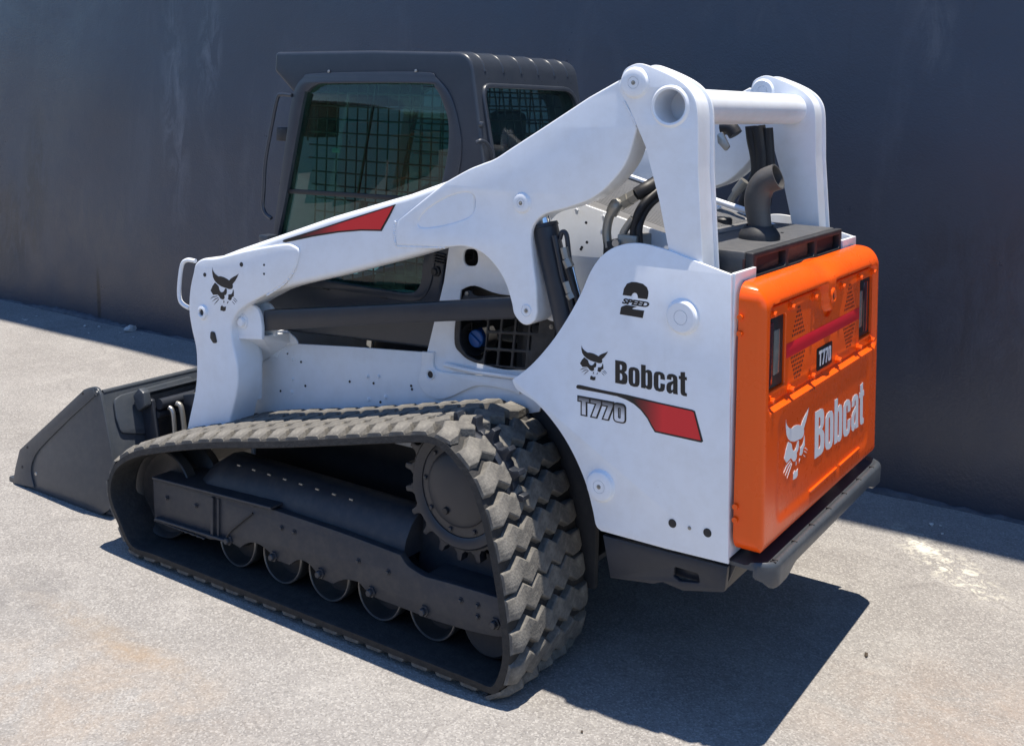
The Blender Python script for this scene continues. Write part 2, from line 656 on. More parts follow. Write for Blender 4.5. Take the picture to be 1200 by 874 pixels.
    h.operation = 'ADD'
    l.new(vo.outputs['Distance'], h.inputs[0])
    l.new(noise(60, 8, 0.7), h.inputs[1])
    l.new(h.outputs[0], bp.inputs['Height'])
    l.new(bp.outputs['Normal'], b.inputs['Normal'])
    return m


WALL_Y = 2.715


def wall_material():
    m, n, l, b = mat_new('slate_blue_wall_paint')
    tc = n.new('ShaderNodeTexCoord')

    def noise(scale, detail=8, rough=0.6, stretch=None, dist=0.0):
        v = tc.outputs['Object']
        if stretch:
            mp = n.new('ShaderNodeMapping')
            mp.inputs['Scale'].default_value = stretch
            l.new(v, mp.inputs['Vector'])
            v = mp.outputs[0]
        t = n.new('ShaderNodeTexNoise')
        t.inputs['Scale'].default_value = scale
        t.inputs['Detail'].default_value = detail
        t.inputs['Roughness'].default_value = rough
        t.inputs['Distortion'].default_value = dist
        l.new(v, t.inputs['Vector'])
        return t.outputs['Fac']

    def ramp(v, a, c, t0=0.0, t1=1.0):
        r = n.new('ShaderNodeMapRange')
        for k, x in zip(('From Min', 'From Max', 'To Min', 'To Max'), (a, c, t0, t1)):
            r.inputs[k].default_value = x
        l.new(v, r.inputs['Value'])
        return r.outputs['Result']

    def mix(f, a, c):
        x = n.new('ShaderNodeMix')
        x.data_type = 'RGBA'
        l.new(f, x.inputs['Factor'])
        for s, v in (('A', a), ('B', c)):
            if isinstance(v, tuple):
                x.inputs[s].default_value = (*v, 1)
            else:
                l.new(v, x.inputs[s])
        return x.outputs['Result']

    base = mix(ramp(noise(0.7, 8, 0.6), 0.3, 0.7), (0.029, 0.039, 0.064), (0.039, 0.050, 0.078))
    base = mix(ramp(noise(2.2, 9, 0.7, (1.0, 1.0, 0.22), 0.6), 0.56, 0.70, 0, 0.5), base, (0.066, 0.078, 0.108))
    base = mix(ramp(noise(1.3, 9, 0.72, (1.4, 1.0, 0.4), 1.5), 0.62, 0.70, 0, 0.55), base, (0.022, 0.026, 0.042))
    # lower band: splash dirt, with an uneven top
    sx = n.new('ShaderNodeSeparateXYZ')
    l.new(tc.outputs['Object'], sx.inputs[0])
    ad = n.new('ShaderNodeMath')
    ad.operation = 'ADD'
    l.new(sx.outputs['Z'], ad.inputs[0])
    l.new(ramp(noise(2.5, 8, 0.65), 0, 1, -0.7, 0.7), ad.inputs[1])
    dirt = ramp(ad.outputs[0], 0.05, 0.85, 0.55, 0.0)
    base = mix(dirt, base, (0.052, 0.054, 0.066))
    # pale scuffs and specks
    base = mix(ramp(noise(9, 9, 0.8, (1, 1, 0.5), 0.8), 0.69, 0.76, 0, 0.45), base, (0.15, 0.16, 0.18))
    vo = n.new('ShaderNodeTexVoronoi')
    vo.inputs['Scale'].default_value = 16
    l.new(tc.outputs['Object'], vo.inputs['Vector'])
    base = mix(ramp(vo.outputs['Distance'], 0.02, 0.05, 0.35, 0.0), base, (0.20, 0.20, 0.21))
    # marks with a place of their own: (centre x, z, half width, half height, lean, colour, strength, noise window)
    for (mx, mz, hw, hh_, lean, colr, st, lo, hi) in (
            (*onY(205, 130, WALL_Y), 0.20, 1.1, -0.10, (0.115, 0.13, 0.165), 0.75, 0.44, 0.62),
            (*onY(245, 60, WALL_Y), 0.16, 0.5, 0.0, (0.12, 0.135, 0.17), 0.7, 0.46, 0.62),
            (*onY(42, 210, WALL_Y), 0.22, 0.75, -0.05, (0.013, 0.016, 0.028), 0.7, 0.36, 0.50),
            (*onY(8, 270, WALL_Y), 0.55, 0.55, 0.0, (0.013, 0.016, 0.028), 0.7, 0.40, 0.52),
            (*onY(115, 350, WALL_Y), 0.035, 0.30, -0.12, (0.008, 0.010, 0.017), 1.0, 0.20, 0.38),
            (*onY(100, 260, WALL_Y), 1.1, 0.35, 0.0, (0.072, 0.073, 0.080), 0.6, 0.38, 0.62),
            (*onY(290, 200, WALL_Y), 0.10, 0.8, 0.06, (0.075, 0.085, 0.105), 0.5, 0.42, 0.62),
            (*onY(1095, 30, WALL_Y), 0.13, 0.30, 0.0, (0.085, 0.095, 0.12), 0.7, 0.40, 0.60),
            (*onY(1150, 350, WALL_Y), 0.5, 0.6, 0.0, (0.018, 0.021, 0.036), 0.7, 0.40, 0.60),
            (*onY(870, 10, WALL_Y), 0.35, 0.20, 0.0, (0.060, 0.068, 0.09), 0.6, 0.42, 0.62)):
        mp = n.new('ShaderNodeMapping')
        mp.inputs['Location'].default_value = (-mx, 0, -mz)
        l.new(tc.outputs['Object'], mp.inputs['Vector'])
        sp_ = n.new('ShaderNodeSeparateXYZ')
        l.new(mp.outputs[0], sp_.inputs[0])
        ln = n.new('ShaderNodeMath')
        ln.operation = 'MULTIPLY_ADD'
        l.new(sp_.outputs['Z'], ln.inputs[0])
        ln.inputs[1].default_value = -lean
        l.new(sp_.outputs['X'], ln.inputs[2])
        cb_ = n.new('ShaderNodeCombineXYZ')
        l.new(ln.outputs[0], cb_.inputs['X'])
        l.new(sp_.outputs['Z'], cb_.inputs['Z'])
        sc_ = n.new('ShaderNodeMapping')
        sc_.inputs['Scale'].default_value = (1 / hw, 0, 1 / hh_)
        l.new(cb_.outputs[0], sc_.inputs['Vector'])
        gd = n.new('ShaderNodeTexGradient')
        gd.gradient_type = 'SPHERICAL'
        l.new(sc_.outputs[0], gd.inputs['Vector'])
        mm = n.new('ShaderNodeMath')
        mm.operation = 'MULTIPLY'
        l.new(ramp(gd.outputs['Fac'], 0.0, 0.55, 0, st), mm.inputs[0])
        l.new(ramp(noise(7.5, 9, 0.75, (1.0, 1.0, 0.35), 0.9), lo, hi), mm.inputs[1])
        base = mix(mm.outputs[0], base, colr)
    l.new(base, b.inputs['Base Color'])
    l.new(ramp(noise(3, 8, 0.7), 0.3, 0.7, 0.26, 0.46), b.inputs['Roughness'])
    b.inputs['Specular IOR Level'].default_value = 0.75
    bp = n.new('ShaderNodeBump')
    bp.inputs['Strength'].default_value = 0.22
    bp.inputs['Distance'].default_value = 0.01
    h = n.new('ShaderNodeMath')
    h.operation = 'MULTIPLY_ADD'
    l.new(noise(6, 8, 0.65), h.inputs[0])
    h.inputs[1].default_value = 1.6
    l.new(noise(85, 5, 0.6), h.inputs[2])
    l.new(h.outputs[0], bp.inputs['Height'])
    l.new(bp.outputs['Normal'], b.inputs['Normal'])
    return m


bm = bmesh.new()
bmesh.ops.create_grid(bm, x_segments=40, y_segments=40, size=400)
g = link('ground', bm_mesh('ground', bm), ground_material(), kind='structure')
g.location = (0, 0, 0)

WALL_Y = 2.715
WALL_H = 9.6
bm = bmesh.new()
nx, nz = 220, 40
x0, x1 = -26.0, 22.0
vs = [[None] * (nz + 1) for _ in range(nx + 1)]
for i in range(nx + 1):
    for j in range(nz + 1):
        x = x0 + (x1 - x0) * i / nx
        z = -0.05 + (WALL_H + 0.05) * j / nz
        w = 0.006 * math.sin(x * 1.9 + z) + 0.005 * math.sin(x * 4.3 - z * 2.1 + 1) + 0.004 * math.sin(z * 5.2 + x)
        vs[i][j] = bm.verts.new((x, WALL_Y + w, z))
for i in range(nx):
    for j in range(nz):
        bm.faces.new((vs[i][j], vs[i + 1][j], vs[i + 1][j + 1], vs[i][j + 1]))
front = bm.faces[:]
ex = bmesh.ops.extrude_face_region(bm, geom=front)
for v in [e for e in ex['geom'] if isinstance(e, bmesh.types.BMVert)]:
    v.co.y = WALL_Y + 0.25
wall = link('painted_wall', bm_mesh('painted_wall', bm), wall_material())
wall['label'] = 'tall slate blue painted masonry wall with streaks behind the loader'
wall['category'] = 'wall'
# uneven mortar skirting along the foot of the wall, part of it
bm = bmesh.new()
rows = []
N = 420
for i in range(N + 1):
    x = -14 + 22 * i / N
    h = 0.020 + 0.012 * math.sin(x * 3.1) + random.uniform(-0.008, 0.010)
    d = 0.028 + 0.012 * math.sin(x * 2.3 + 1) + random.uniform(-0.006, 0.008)
    rows.append([bm.verts.new((x, WALL_Y - d, -0.01)), bm.verts.new((x, WALL_Y - d * 0.8, h * 0.7)), bm.verts.new((x, WALL_Y - d * 0.3, h)), bm.verts.new((x, WALL_Y + 0.02, h * 1.1))])
for A, B in zip(rows, rows[1:]):
    for k in range(3):
        bm.faces.new((A[k], B[k], B[k + 1], A[k + 1]))
M['mortar'] = paint('mortar_skirting', (0.060, 0.064, 0.078), 0.7, dust=0.6, dustcol=(0.16, 0.17, 0.18, 1), bump=0.4, scale=5, var=0.3)
sk = link('mortar_skirting', bm_mesh('mortar_skirting', bm, 60), M['mortar'], wall)

# ------------------------------------------------------------------ the loader
LD = bpy.data.objects.new('track_loader', None)
COL.objects.link(LD)
LD.location = (-0.35, MID, 0)
LD['label'] = 'white and orange compact track loader with charcoal cab and bucket'
LD['category'] = 'track loader'
PINV[LD.name] = Matrix.Translation((0.35, -MID, 0))

# ---- rubber track: belt with one lug object per cleat
TW = 0.485
carc = PY([(170, 525), (237, 517.5), (320, 516), (400, 512.5), (460, 509.5), (500, 509), (522, 518), (538, 536), (555, 560), (568, 595), (577, 629), (584, 663), (591, 705), (596, 745), (597, 775), (592, 796), (581, 808), (560, 808.5), (500, 785), (400, 745), (293, 703), (217, 672), (178, 655), (152, 635), (136, 612), (126, 587), (125, 563), (133, 543), (148, 532)], 0.0)
LUGH = 0.024
carc = [(x, max(z, LUGH + 0.002)) if z > 0.07 else (x, LUGH + 0.002) for x, z in carc]
path = smooth(carc, 8)
# resample to equal steps
def resample(P, step):
    P = [Vector(p) for p in P] + [Vector(P[0])]
    L = [0]
    for a, b in zip(P, P[1:]):
        L.append(L[-1] + (b - a).length)
    n = int(round(L[-1] / step))
    out = []
    j = 0
    for k in range(n):
        s = L[-1] * k / n
        while L[j + 1] < s:
            j += 1
        t = (s - L[j]) / max(1e-9, L[j + 1] - L[j])
        out.append(P[j].lerp(P[j + 1], t))
    return out, L[-1]


rp, plen = resample(path, 0.02)
for _ in range(3):
    rp = [(rp[i - 1] + rp[i] * 2 + rp[(i + 1) % len(rp)]) / 4 for i in range(len(rp))]


def pframe(P, i):
    n = len(P)
    t = (P[(i + 1) % n] - P[i - 1]).normalized()
    nrm = Vector((-t.y, t.x))        # outward for the clockwise path used here
    return t, nrm


area = sum(rp[i - 1].x * rp[i].y - rp[i].x * rp[i - 1].y for i in range(len(rp)))
OUT = -1.0 if area > 0 else 1.0
TH = 0.030
bm = bmesh.new()
rings = []
for i, p in enumerate(rp):
    t, nr = pframe(rp, i)
    nr = nr * OUT
    a = p
    c = p - nr * TH
    m1 = p - nr * TH * 0.5
    rings.append([bm.verts.new((q.x, y, q.y)) for q, y in ((a - nr * 0.004, 0.003), (a, 0.012), (a, TW - 0.012), (a - nr * 0.004, TW - 0.003), (c + nr * 0.004, TW), (c, TW - 0.01), (c, TW * 0.5), (c, 0.010), (c + nr * 0.004, 0.0))])
for i in range(len(rings)):
    A, B = rings[i - 1], rings[i]
    for k in range(9):
        bm.faces.new((A[k], A[(k + 1) % 9], B[(k + 1) % 9], B[k]))
belt = link('track', bm_mesh('track', bm, 40), M['belt'], LD)
belt['label'] = 'dusty rubber crawler track with zigzag lugs'
# lug: a zigzag bar across the belt; local x along the belt, y across, z outward
def lug_mesh():
    bm = bmesh.new()
    ys = [0.005, 0.042] + [0.042 + 0.0448 * k for k in range(1, 9)] + [0.442, 0.480]
    of = [0.012, 0.012] + [(-0.014 if k % 2 else 0.014) for k in range(1, 9)] + [0.012, 0.012]
    w = [0.058, 0.066] + [0.069] * 8 + [0.066, 0.058]
    rows = []
    for y, o, ww in zip(ys, of, w):
        e = 0.006
        edge = 0.35 if y in (ys[0], ys[-1]) else 1.0
        rows.append([bm.verts.new((o - ww / 2 - e, y, -0.004)), bm.verts.new((o - ww / 2, y, LUGH * 0.86 * edge)), bm.verts.new((o - ww / 2 + 0.005, y, LUGH * edge)),
                     bm.verts.new((o + ww / 2 - 0.005, y, LUGH * edge)), bm.verts.new((o + ww / 2, y, LUGH * 0.86 * edge)), bm.verts.new((o + ww / 2 + e, y, -0.004))])
    for A, B in zip(rows, rows[1:]):
        for k in range(5):
            bm.faces.new((A[k], B[k], B[k + 1], A[k + 1]))
    bm.faces.new(rows[0])
    bm.faces.new(rows[-1][::-1])
    return bm_mesh('lug', bm, 25)


LUG = lug_mesh()
NL = int(round(plen / 0.099))
for k in range(NL):
    i = int(round(len(rp) * (k + 0.35) / NL)) % len(rp)
    t, nr = pframe(rp, i)
    nr = nr * OUT
    o = link('lug', LUG, None if LUG.materials else M['lug'], belt)
    X = Vector((t.x, 0, t.y))
    Zv = Vector((nr.x, 0, nr.y))
    Yv = Vector((0, 1, 0))
    mt = Matrix((X, Yv, Zv)).transposed().to_4x4()
    if mt.determinant() < 0:
        mt = Matrix((-X, Yv, Zv)).transposed().to_4x4()
    o.matrix_local = Matrix.Translation((rp[i].x, random.uniform(-0.001, 0.001), rp[i].y)) @ mt
mirror(belt, LD)

# ---- undercarriage: frame, rollers, idlers, sprocket
FR = PY([(179, 560, 1), (250, 579), (323, 598, 1), (400, 624), (469, 650, 1), (478, 663), (497, 675, 1), (540, 687), (586, 701, 1), (591, 742, 1), (583, 746), (545, 738, 1), (503, 725), (478, 715), (441, 701, 1), (431, 694), (420, 682, 1), (404, 679), (390, 684, 1), (376, 678, 1), (362, 661), (350, 656), (339, 662, 1), (325, 657, 1), (310, 642), (298, 636), (288, 637), (281, 642, 1), (266, 633, 1), (246, 632, 1), (211, 620, 1), (181, 607, 1)], 0.075)
frame = plate('track_frame', smooth(FR, 5), 0.075, 0.105, M['under'], LD, 0.003)
frame['label'] = 'charcoal steel track frame plate with scalloped lower edge'
x_a, z_a = onY(179, 560, 0.075)
x_b, z_b = onY(323, 598, 0.075)
# top and bottom flange of the tension box at the front, its end rib and the wire clip
bm = bmesh.new()
def hexa(bm, pts):
    v = [bm.verts.new(p) for p in pts]
    for f in ((0, 1, 2, 3), (7, 6, 5, 4), (0, 4, 5, 1), (1, 5, 6, 2), (2, 6, 7, 3), (3, 7, 4, 0)):
        bm.faces.new([v[i] for i in f])


def plank(name, p, q, y0, y1, th, mat, parent, bevel=0.002):
    """A flat bar from p to q (x,z) spanning y0..y1."""
    d = (Vector(q) - Vector(p)).normalized()
    nn = Vector((-d.y, d.x)) * th
    bm = bmesh.new()
    P, Q = Vector(p), Vector(q)
    hexa(bm, [(P.x, y0, P.y), (Q.x, y0, Q.y), (Q.x, y1, Q.y), (P.x, y1, P.y), (P.x + nn.x, y0, P.y + nn.y), (Q.x + nn.x, y0, Q.y + nn.y), (Q.x + nn.x, y1, Q.y + nn.y), (P.x + nn.x, y1, P.y + nn.y)])
    bmesh.ops.bevel(bm, geom=bm.edges[:], offset=bevel, segments=1, affect='EDGES')
    return link(name, bm_mesh(name, bm), mat, parent)


bm.free()
plank('flange', onY(179, 561, 0.06), onY(318, 597, 0.06), 0.055, 0.30, 0.010, M['under'], frame)
plank('flange', onY(182, 609, 0.06), onY(264, 635, 0.06), 0.055, 0.30, 0.010, M['under'], frame)
plank('rib', onY(247, 582, 0.065), onY(247, 630, 0.065), 0.062, 0.076, 0.014, M['under'], frame)
plank('rib', onY(254, 584, 0.065), onY(254, 632, 0.065), 0.066, 0.076, 0.008, M['under'], frame)
tube('wire_clip', [(*onY(296, 601, 0.07)[:1], 0.07, onY(296, 601, 0.07)[1]), (onY(270, 623, 0.07)[0], 0.068, onY(270, 623, 0.07)[1]), (onY(266, 634, 0.07)[0], 0.068, onY(266, 634, 0.07)[1])], 0.0035, M['black'], frame, 8)
# rounded tube housing above the frame
bm = bmesh.new()
xs0, xs1 = -0.98, 0.06
prof = [(0.30, 0.106), (0.325, 0.110), (0.370, 0.122), (0.412, 0.150), (0.438, 0.185), (0.444, 0.22), (0.436, 0.27), (0.40, 0.32), (0.30, 0.36)]
rws = []
for x, dz in ((xs0 - 0.10, -0.14), (xs0 - 0.02, -0.05), (xs0 + 0.06, 0.0), (-0.4, 0.0), (xs1 - 0.02, 0.0), (xs1, -0.005)):
    rws.append([bm.verts.new((x, y, max(0.22, z + (dz if z > 0.34 else dz * 0.3)))) for z, y in prof])
for A, B in zip(rws, rws[1:]):
    for k in range(len(prof) - 1):
        bm.faces.new((A[k], A[k + 1], B[k + 1], B[k]))
bm.faces.new(rws[-1])
bm.faces.new(rws[0][::-1])
hous = link('frame_tube', bm_mesh('frame_tube', bm, 60), M['under'], LD)
for k in range(8):
    box('weld_tab', (-0.84 + 0.085 * k, 0.160, 0.422), (-0.822 + 0.085 * k, 0.168, 0.4285), M['zinc'], hous, 0.001)
# sloping inner web behind the sprocket
plate('frame_web', [(0.04, 0.20), (0.55, 0.14), (0.53, 0.30), (0.30, 0.37), (0.06, 0.49)], 0.215, 0.235, M['under'], LD, 0.003)
plank('frame_shelf', onY(500, 675, 0.105), onY(588, 702, 0.105), 0.104, 0.30, 0.008, M['under'], LD)
RB = bolt_mesh('roller_bolt', 0.013, 0.022)
RX = [-0.776, -0.532, -0.293, -0.050, 0.186]
for x in RX:
    r = lathe('track_roller', [(0, 0.128), (0.026, 0.128), (0.032, 0.135), (0.034, 0.170), (0.080, 0.172), (0.0925, 0.150), (0.0935, 0.118), (0.0975, 0.116), (0.1005, 0.119), (0.101, 0.158), (0.101, 0.174), (0.086, 0.180), (0.060, 0.190), (0.060, 0.232), (0.086, 0.246), (0.101, 0.256), (0.100, 0.292), (0.05, 0.296), (0, 0.296)], M['roller'], LD, 40, 'Y', (x, 0, 0.157))
    lathe('worn_rim', [(0.0932, 0.1185), (0.0950, 0.1150), (0.0985, 0.1150), (0.1012, 0.1185), (0.1016, 0.126)], M['rim'], r, 40, 'Y', (x, 0, 0.157))
    put('roller_bolt', RB, (x, 0.075, 0.172), M['under'], frame)
FB = bolt_mesh('frame_bolt', 0.007, 0.010)
for fpx, fpy in ((196, 583), (230, 592), (330, 618), (345, 623), (420, 657), (455, 670), (540, 703), (560, 709), (560, 722)):
    put('frame_bolt', FB, (onY(fpx, fpy, 0.075)[0], 0.075, onY(fpx, fpy, 0.075)[1]), M['under'], frame)
put('roller_bolt', RB, (onY(581, 730, 0.075)[0], 0.075, onY(581, 730, 0.075)[1]), M['under'], frame)
lathe('rear_idler', [(0, 0.125), (0.05, 0.125), (0.10, 0.12), (0.110, 0.13), (0.110, 0.17), (0.07, 0.19), (0.07, 0.23), (0.110, 0.25), (0.110, 0.29), (0, 0.29)], M['grime'], LD, 36, 'Y', (0.415, 0, 0.172))
fx, fz = -1.232, 0.232
lathe('front_idler', [(0, 0.125), (0.045, 0.125), (0.06, 0.14), (0.135, 0.155), (0.160, 0.150), (0.168, 0.125), (0.173, 0.120), (0.178, 0.124), (0.178, 0.165), (0.165, 0.175), (0.12, 0.19), (0.12, 0.24), (0.165, 0.255), (0.178, 0.265), (0.178, 0.30), (0, 0.30)], M['roller'], LD, 48, 'Y', (fx, 0, fz))
# sprocket with teeth, drum and hub
SX, SZ, SR = 0.272, 0.585, 0.250
teeth = []
NT = 19
for k in range(NT):
    a = 2 * math.pi * (k + 0.2) / NT
    for da, rr in ((-0.165, 0.216), (-0.11, 0.213), (-0.055, 0.224), (-0.038, 0.246), (-0.026, 0.250), (0.026, 0.250), (0.038, 0.246), (0.055, 0.224), (0.11, 0.213)):
        teeth.append((SX + rr * math.cos(a + da), SZ + rr * math.sin(a + da)))
spk = plate('drive_sprocket', [teeth, circle(SX, SZ, 0.165, 40)], 0.150, 0.190, M['char'], LD, 0.003)
lathe('sprocket_ring', [(0.165, 0.195), (0.165, 0.140), (0.180, 0.132), (0.198, 0.132), (0.205, 0.140), (0.205, 0.200)], M['char'], spk, 48, 'Y', (SX, 0, SZ))
lathe('drive_hub', [(0, 0.108), (0.060, 0.108), (0.075, 0.112), (0.115, 0.118), (0.128, 0.128), (0.130, 0.136), (0.150, 0.137), (0.163, 0.142), (0.168, 0.150), (0.168, 0.42), (0, 0.42)], M['char'], spk, 48, 'Y', (SX, 0, SZ))
HB = bolt_mesh('hub_bolt', 0.008, 0.010)
for k in range(9):
    a = 2 * math.pi * k / 9 + 0.3
    put('hub_bolt', HB, (SX + 0.147 * math.cos(a), 0.139, SZ + 0.147 * math.sin(a)), M['char'], spk)
lathe('plug', [(0, 0.102), (0.010, 0.102), (0.012, 0.106), (0.012, 0.115)], M['black'], spk, 16, 'Y', (SX - 0.035, 0, SZ - 0.075))

# ---- white tub between the tracks
TUBY = 0.493
tub_o = PY([(272, 560, 1), (276, 470, 1), (278, 415, 1), (300, 405, 1), (330, 402, 1), (420, 407, 1), (500, 413, 1), (520, 330, 1), (526, 288, 1), (560, 245, 1), (640, 230, 1), (680, 238, 1), (790, 278, 1), (800, 470, 1), (700, 560, 1), (560, 560, 1)], TUBY)
tub_o = [(-1.14, 0.46)] + [q[:2] for q in tub_o[1:-3]] + [(1.15, 1.385), (1.15, 0.95), (0.42, 0.95), (0.36, 0.78), (0.05, 0.68), (-0.148, 0.64), (-0.148, 0.534), (-0.42, 0.532)]
win = PY([(540, 340, 1), (556, 335), (585, 345), (640, 352), (655, 380, 1), (650, 405, 1), (622, 432, 1), (590, 433), (560, 425, 1), (545, 418), (536, 405), (535, 380)], TUBY)
tub = plate('body_side', [tub_o, smooth(win, 4), fillet(PY([(543, 292), (560, 292), (560, 312), (543, 312)], TUBY), 0.028)], TUBY, TUBY + 0.012, M['white'], LD, 0.003)
tub['label'] = 'white painted side wall of the lower body'
mirror(tub, LD)
# lower raised flange with the rounded lobe
lob = PY([(494, 412, 1), (508, 413, 1), (508, 430), (520, 436), (560, 440), (600, 445), (612, 450, 1), (608, 462, 1), (590, 456), (562, 452), (545, 457), (528, 465), (512, 468), (497, 460), (490, 446), (493, 432)], TUBY - 0.012)
plate('flange_plate', smooth(lob, 5), TUBY - 0.012, TUBY + 0.001, M['white'], tub, 0.004)
fl_ = TUBY - 0.022
tube('flange_lip', [(onY(519, 428, fl_)[0], fl_ + 0.012, onY(519, 428, fl_)[1]), (onY(560, 436, fl_)[0], fl_, onY(560, 436, fl_)[1]), (onY(614, 443, fl_)[0], fl_, onY(614, 443, fl_)[1])], 0.009, M['white'], tub, 10)
ph_ = TUBY - 0.018
hx_, hz_ = onY(504, 439, ph_)
lathe('pin_hole', [(0.013, ph_ + 0.008), (0.014, ph_), (0.018, ph_ - 0.003), (0.020, ph_ + 0.008)], M['white'], tub, 20, 'Y', (hx_, 0, hz_))
lathe('pin_dark', [(0, ph_ + 0.003), (0.0135, ph_ + 0.003)], M['black'], tub, 16, 'Y', (hx_, 0, hz_))
SB = bolt_mesh('body_bolt', 0.0062, 0.008)
HOLE = lathe_mesh('drain_hole', [(0, 0), (0.0048, 0), (0.0054, 0.0015)], 12)
for px, py in ((343, 421), (343, 444), (342, 459), (298, 426), (305, 427), (290, 476), (431, 441), (444, 441), (452, 465), (336, 413), (432, 468)):
    x, z = onY(px, py, TUBY)
    put('body_bolt', SB, (x, TUBY, z), M['white'], tub)
for px, py in ((337, 414), (353, 424), (358, 452), (329, 458), (410, 447), (438, 449), (446, 471), (482, 452), (483, 456)):
    x, z = onY(px, py, TUBY)
    put('drain_hole', HOLE, (x, TUBY - 0.0025, z), M['black'], tub)
for px, py in ((676, 246), (706, 272), (708, 254)):
    x, z = onY(px, py, TUBY)
    put('body_bolt', SB, (x, TUBY, z), M['white'], tub)
for px, py in ((687, 261), (688, 284), (682, 290), (681, 292)):
    x, z = onY(px, py, TUBY)
    put('drain_hole', HOLE, (x, TUBY - 0.0025, z), M['black'], tub)
# floor of the tub and dark inside
box('chassis', (-1.10, TUBY + 0.0125, 0.20), (0.60, TUBY + 0.04, 0.80), M['grime'], LD, 0.004)
box('chassis', (-1.10, 2 * MID - TUBY - 0.04, 0.20), (0.60, 2 * MID - TUBY - 0.0125, 0.80), M['grime'], LD, 0.004)
box('belly_pan', (-1.10, TUBY + 0.041, 0.29), (0.60, 2 * MID - TUBY - 0.041, 0.31), M['grime'], LD)
box('engine_block', (0.16, 0.62, 0.5), (0.95, 1.25, 1.28), M['grime'], LD, 0.03)
box('chassis', (0.60, TUBY + 0.0125, 0.44), (1.14, 2 * MID - TUBY - 0.0125, 0.90), M['grime'], LD, 0.004)
box('front_panel', (-1.13, TUBY + 0.013, 0.31), (-1.11, 2 * MID - TUBY - 0.013, 0.84), M['white'], LD)
tube('oil_line', [(0.0, 0.56, 0.86), (0.2, 0.55, 0.84), (0.4, 0.56, 0.86)], 0.014, M['zinc'], LD)
box('battery_tray', (0.0, 0.535, 0.79), (0.45, 0.66, 0.81), M['white'], LD)
box('filter_box', (0.24, 0.55, 0.90), (0.32, 0.63, 1.08), M['plastic'], LD, 0.01)
# side screen with fuel cap
scr_o = smooth(PY([(541, 352, 1), (546, 342), (551, 341), (558, 347), (580, 347), (597, 352), (640, 354, 1), (650, 363), (652, 380), (648, 405, 1), (622, 434, 1), (600, 432), (566, 427), (550, 422), (540, 414), (533, 403), (534, 375)], TUBY - 0.012), 4)
win2 = smooth(PY([(540, 376, 1), (539, 400), (545, 413), (553, 419), (566, 419), (571, 376, 1), (556, 373)], TUBY - 0.012), 4)
cells = []
cols = [575, 596, 617, 637, 652]
rowsy = [357, 381, 400, 418, 428]
L = [onY(575, 350, TUBY - 0.012), onY(640, 350, TUBY - 0.012), onY(566, 428, TUBY - 0.012), onY(634, 434, TUBY - 0.012)]
def bil(u, v):
    a = Vector(L[0]).lerp(Vector(L[1]), u)
    b = Vector(L[2]).lerp(Vector(L[3]), u)
    return a.lerp(b, v)
NU, NV = 4, 4
for i in range(NU):
    for j in range(NV):
        if i == 3 and j > 2:
            continue
        g = 0.020
        u0, u1, v0, v1 = i / NU + g, (i + 1) / NU - g, j / NV + g, (j + 1) / NV - g
        if i == 3:
            u1 -= 0.07
        if i == 3 and j == 2:
            u1 -= 0.10
        cells.append(fillet([tuple(bil(*q)) for q in ((u0, v0), (u1, v0), (u1, v1), (u0, v1))], 0.006, 2))
scr = plate('side_screen', [scr_o, win2] + cells, TUBY - 0.014, TUBY - 0.002, M['plastic'], LD, 0.002)
fy = TUBY + 0.030
cx, cz = onY(557, 397, fy)
lathe('fuel_cap', [(0, fy), (0.030, fy), (0.034, fy + 0.004), (0.036, fy + 0.04)], M['blue'], scr, 24, 'Y', (cx, 0, cz))
box('cap_grip', (cx - 0.028, fy - 0.008, cz - 0.006), (cx + 0.028, fy + 0.002, cz + 0.006), M['blue'], scr, 0.002, (0, 0.6, 0))
lathe('fuel_well', [(0.062, fy - 0.012), (0.060, fy + 0.06), (0, fy + 0.06)], M['grime'], scr, 24, 'Y', (cx, 0, cz))
for px, py in ((547, 344), (646, 383)):
    x, z = onY(px, py, TUBY - 0.014)
    put('screen_bolt', bolt_mesh('screen_bolt', 0.006, 0.006), (x, TUBY - 0.014, z), M['zinc'], scr)

# ---- rear side panels
PLY = 0.255
pan_o = smooth(PY([(600, 445, 1), (622, 428), (645, 402), (664, 374), (680, 345), (692, 318), (705, 300), (722, 289), (745, 285), (775, 291), (815, 306), (857, 322, 1), (853, 661, 1), (780, 643, 1), (704, 622, 1), (698, 615), (694, 596), (685, 563), (669, 527), (650, 497), (628, 472), (606, 457)], PLY), 6)
pan = plate('rear_side_panel', pan_o, PLY, PLY + 0.014, M['white'], LD, 0.003)
pan['label'] = 'white rear side panel with lettering and red stripe decal'
XB = 1.186
plate('rear_flange', fillet([(PLY + 0.0141, 0.535), (0.445, 0.535), (0.445, 1.40), (PLY + 0.0141, 1.40)], 0.004), XB - 0.012, XB, M['white'], pan, 0.002, 'X')
plate('panel_floor', [(0.762, PLY + 0.0142), (XB - 0.013, PLY + 0.0142), (XB - 0.013, TUBY + 0.014), (0.762, TUBY + 0.014)], 0.536, 0.55, M['white'], pan, 0.002, 'Z')
plate('panel_gusset', [(PLY + 0.0142, 0.55), (TUBY - 0.001, 0.55), (TUBY - 0.001, 1.38), (PLY + 0.0142, 1.36)], 0.88, 0.89, M['white'], pan, 0.002, 'X')


